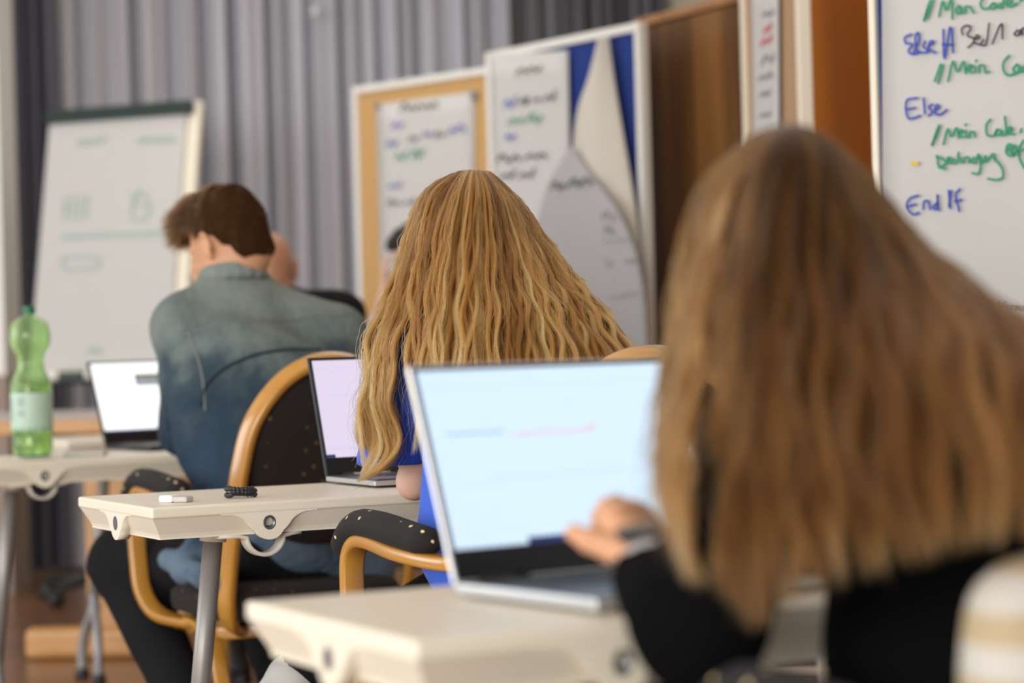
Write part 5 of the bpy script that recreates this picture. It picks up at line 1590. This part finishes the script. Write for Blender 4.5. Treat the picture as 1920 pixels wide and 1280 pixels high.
# striped knit
ms_, nt, bb = nmat('cream_striped_knit')
tc = nt.nodes.new('ShaderNodeTexCoord'); wv = nt.nodes.new('ShaderNodeTexWave'); wv.bands_direction = 'Z'; wv.inputs['Scale'].default_value = 6.4; wv.inputs['Distortion'].default_value = 1.0; wv.inputs['Detail'].default_value = 1; wv.inputs['Phase Offset'].default_value = 1.2
rp = nt.nodes.new('ShaderNodeValToRGB'); rp.color_ramp.elements[0].position = .35; rp.color_ramp.elements[0].color = (.44, .35, .22, 1); rp.color_ramp.elements[1].position = .6; rp.color_ramp.elements[1].color = (.54, .515, .47, 1)
nt.links.new(tc.outputs['Object'], wv.inputs['Vector']); nt.links.new(wv.outputs['Fac'], rp.inputs['Fac']); nt.links.new(rp.outputs['Color'], bb.inputs['Base Color']); bb.inputs['Roughness'].default_value = .95
nz = nt.nodes.new('ShaderNodeTexNoise'); nz.inputs['Scale'].default_value = 180; nt.links.new(tc.outputs['Object'], nz.inputs['Vector'])
bp = nt.nodes.new('ShaderNodeBump'); bp.inputs['Strength'].default_value = .4; bp.inputs['Distance'].default_value = .006; nt.links.new(nz.outputs['Fac'], bp.inputs['Height']); nt.links.new(bp.outputs['Normal'], bb.inputs['Normal'])
# a soft square cushion standing on the seat behind her back
bm = B(); n1, n2 = 40, 24; rings = []
for i in range(1, n2):
    th = math.pi * i / n2; rg = []
    pw = lambda c, e: math.copysign(abs(c) ** e, c)
    for k in range(n1):
        ph = 2 * math.pi * k / n1
        x = .205 * pw(math.sin(th), .38) * pw(math.cos(ph), .38); z = .172 * pw(math.sin(th), .38) * pw(math.sin(ph), .38); y = .062 * pw(math.cos(th), .9)
        w_ = .004 * math.sin(40 * x + 3) + .004 * math.sin(37 * z + 1.3 * x * 20)
        rg.append(bm.verts.new(R(1.323, 1.448, .66) + U * x + W * (y + w_) + Vector((0, 0, z))))
    rings.append(rg)
for a_, b_ in zip(rings[:-1], rings[1:]):
    for k in range(n1): bm.faces.new((a_[k], a_[(k + 1) % n1], b_[(k + 1) % n1], b_[k])).smooth = True
bm.faces.new(rings[0][::-1]); bm.faces.new(rings[-1])
bmesh.ops.recalc_face_normals(bm, faces=bm.faces[:])
gm = obj('striped_cushion', bm, ms_, None, True)
props(gm, 'cream and beige striped knit cushion behind the nearest woman, at the right edge', 'cushion')

# ================================================================== the bald man
fD = frame(Matrix.Rotation(math.radians(-24), 3, 'Z') @ W, math.radians(12)); hcD = P(503, 500, 7.2)
_R = R
R = lambda a, b, z=0.0: _R(a + .13, b + .35, z)
nkD = R(2.50, 6.36, 1.12)
shL, shR = R(2.31, 6.34, 1.09), R(2.69, 6.32, 1.09); elL, elR = R(2.28, 6.62, .80), R(2.76, 6.62, .80); wrL, wrR = R(2.40, 6.86, .78), R(2.6, 6.86, .78)
S = SDF(); head(S, hcD, fD, 1.0, nkD)
S.cone(R(2.5, 6.34, 1.05), R(2.5, 6.1, .60), .10, .12, .05); S.chain([shL, elL, wrL], [.045, .036, .026], .02); S.chain([shR, elR, wrR], [.045, .036, .026], .02)
legD = [(R(2.41, 6.1, .53), R(2.38, 6.52, .5), R(2.38, 6.5, .12)), (R(2.59, 6.1, .53), R(2.62, 6.52, .5), R(2.62, 6.5, .12))]
for c in legD: S.chain(c, [.075, .05, .036], .02)
for wr in (wrL, wrR):
    kn4 = [wr + W * .08 + U * (-.03 + .02 * i) for i in range(4)]
    hand_sdf(S, wr, kn4, [[k_ + W * .035, k_ + W * .06 - Vector((0, 0, .012))] for k_ in kn4], [wr, wr - U * .03 + W * .03, wr - U * .04 + W * .055])
pD = person('bald man in a dark shirt, half hidden behind the denim jacket', S.mesh(.007), M['skin_tan'], None)
S = SDF(); S.cone(R(2.5, 6.34, 1.0), R(2.5, 6.1, .58), .13, .15, .05); S.cone(shL, nkD, .062, .066, .04); S.cone(shR, nkD, .062, .066, .04); S.cone(shL, R(2.42, 6.12, .6), .075, .09, .05); S.cone(shR, R(2.58, 6.12, .6), .075, .09, .05)
S.chain([shL, elL, wrL - (wrL - elL).normalized() * .05], [.065, .052, .04], .03); S.chain([shR, elR, wrR - (wrR - elR).normalized() * .05], [.065, .052, .04], .03)
obj('dark_shirt', S.mesh(.009, disp=folds(.004, 34, 3)), M['black_trousers'], pD, True)
S = SDF(); S.ell(R(2.5, 6.1, .53), (.17, .13, .11), (U, W, Vector((0, 0, 1))), .05)
for c in legD: S.chain(c, [.095, .072, .055], .04)
obj('trousers', S.mesh(.01), M['black_trousers'], pD, True)
for c in legD: shoe('shoe', c[2], W, pD, M['shoe_dark'], M['black'])

R = _R
# ================================================================== the dark-haired person beyond the blonde woman
f4 = Vector((-.93, -.12, 0)).normalized(); l4 = Vector((0, 0, 1)).cross(f4)
fE = frame(f4, math.radians(20)); hcE = P(792, 480, 8.0)
b4_ = Vector((hcE.x + .13, hcE.y + .02, 0)); zv = lambda x, y, z: b4_ + f4 * x + l4 * y + Vector((0, 0, z))
nkE = zv(.05, 0, 1.10); shL, shR = zv(.02, .18, 1.04), zv(.02, -.18, 1.04)
elL, elR = P(706, 650, 7.9), zv(.25, -.2, .78); wrL, wrR = P(726, 548, 7.93), zv(.45, -.1, .76)
S = SDF(); head(S, hcE, fE, .98, nkE); S.cone(zv(.0, 0, 1.0), zv(-.12, 0, .6), .095, .11, .05); S.cone(shL, shR, .04, .04, .05)
S.chain([shL, elL, wrL], [.042, .036, .028], .02); S.chain([shR, elR, wrR], [.042, .036, .026], .02)
kn4 = [wrL + Vector((0, 0, .07)) + l4 * (.02 - .014 * i) + f4 * .006 for i in range(4)]
hand_sdf(S, wrL, kn4, [[k_ + Vector((0, 0, .03)) - f4 * .004, k_ + Vector((0, 0, .05)) - f4 * .022] for k_ in kn4], [wrL, wrL + Vector((0, 0, .03)) - f4 * .02, wrL + Vector((0, 0, .06)) - f4 * .03], rf=.0095)
legE = [(zv(-.12, .09, .53), zv(.32, .1, .5), zv(.33, .1, .12)), (zv(-.12, -.09, .53), zv(.32, -.1, .5), zv(.33, -.1, .12))]
for c in legE: S.chain(c, [.075, .05, .036], .02)
pE = person('dark-haired person resting chin on hand, mostly hidden behind the blonde hair', S.mesh(.007), M['skin_pale'], None)
f, l, u = fE; pt = lambda x, y, z: hcE + f * x + l * y + u * z
S = SDF(); S.ell(pt(-.016, 0, .022), (.104, .084, .096), fE, .03); S.ell(pt(.03, 0, .075), (.07, .06, .04), fE, .03)
hx = hcE.copy()


def cutE(X, Y, Z):
    x = (X - hx.x) * fE[0].x + (Y - hx.y) * fE[0].y + (Z - hx.z) * fE[0].z
    z = (X - hx.x) * fE[2].x + (Y - hx.y) * fE[2].y + (Z - hx.z) * fE[2].z
    return np.maximum(np.maximum(np.minimum(x - .03, .05 - z), np.minimum(x + .04, .01 - z)), -.07 - z)


obj('hair', S.mesh(.006, disp=folds(.003, 110, 9), cut=cutE), mat('dark_brown_hair', (.018, .012, .009), .7, bump=.6, bscale=120), pE, True)
S = SDF(); S.cone(zv(.0, 0, .97), zv(-.12, 0, .58), .125, .14, .05); S.cone(shL, shR, .06, .06, .05); S.cone(shL, nkE, .055, .062, .04); S.cone(shR, nkE, .055, .062, .04)
S.chain([shL, elL, elL + (wrL - elL) * .45], [.06, .05, .042], .03); S.chain([shR, elR, wrR - (wrR - elR) * .25], [.06, .05, .04], .03)
obj('pale_shirt', S.mesh(.009, disp=folds(.004, 34, 5)), M['white_shirt'], pE, True)
S = SDF(); S.ell(zv(-.12, 0, .53), (.14, .17, .11), (f4, l4, Vector((0, 0, 1))), .05)
for c in legE: S.chain(c, [.095, .07, .055], .04)
obj('trousers', S.mesh(.01), M['black_trousers'], pE, True)
for c in legE: shoe('shoe', c[2], f4, pE, M['shoe_dark'], M['black'])
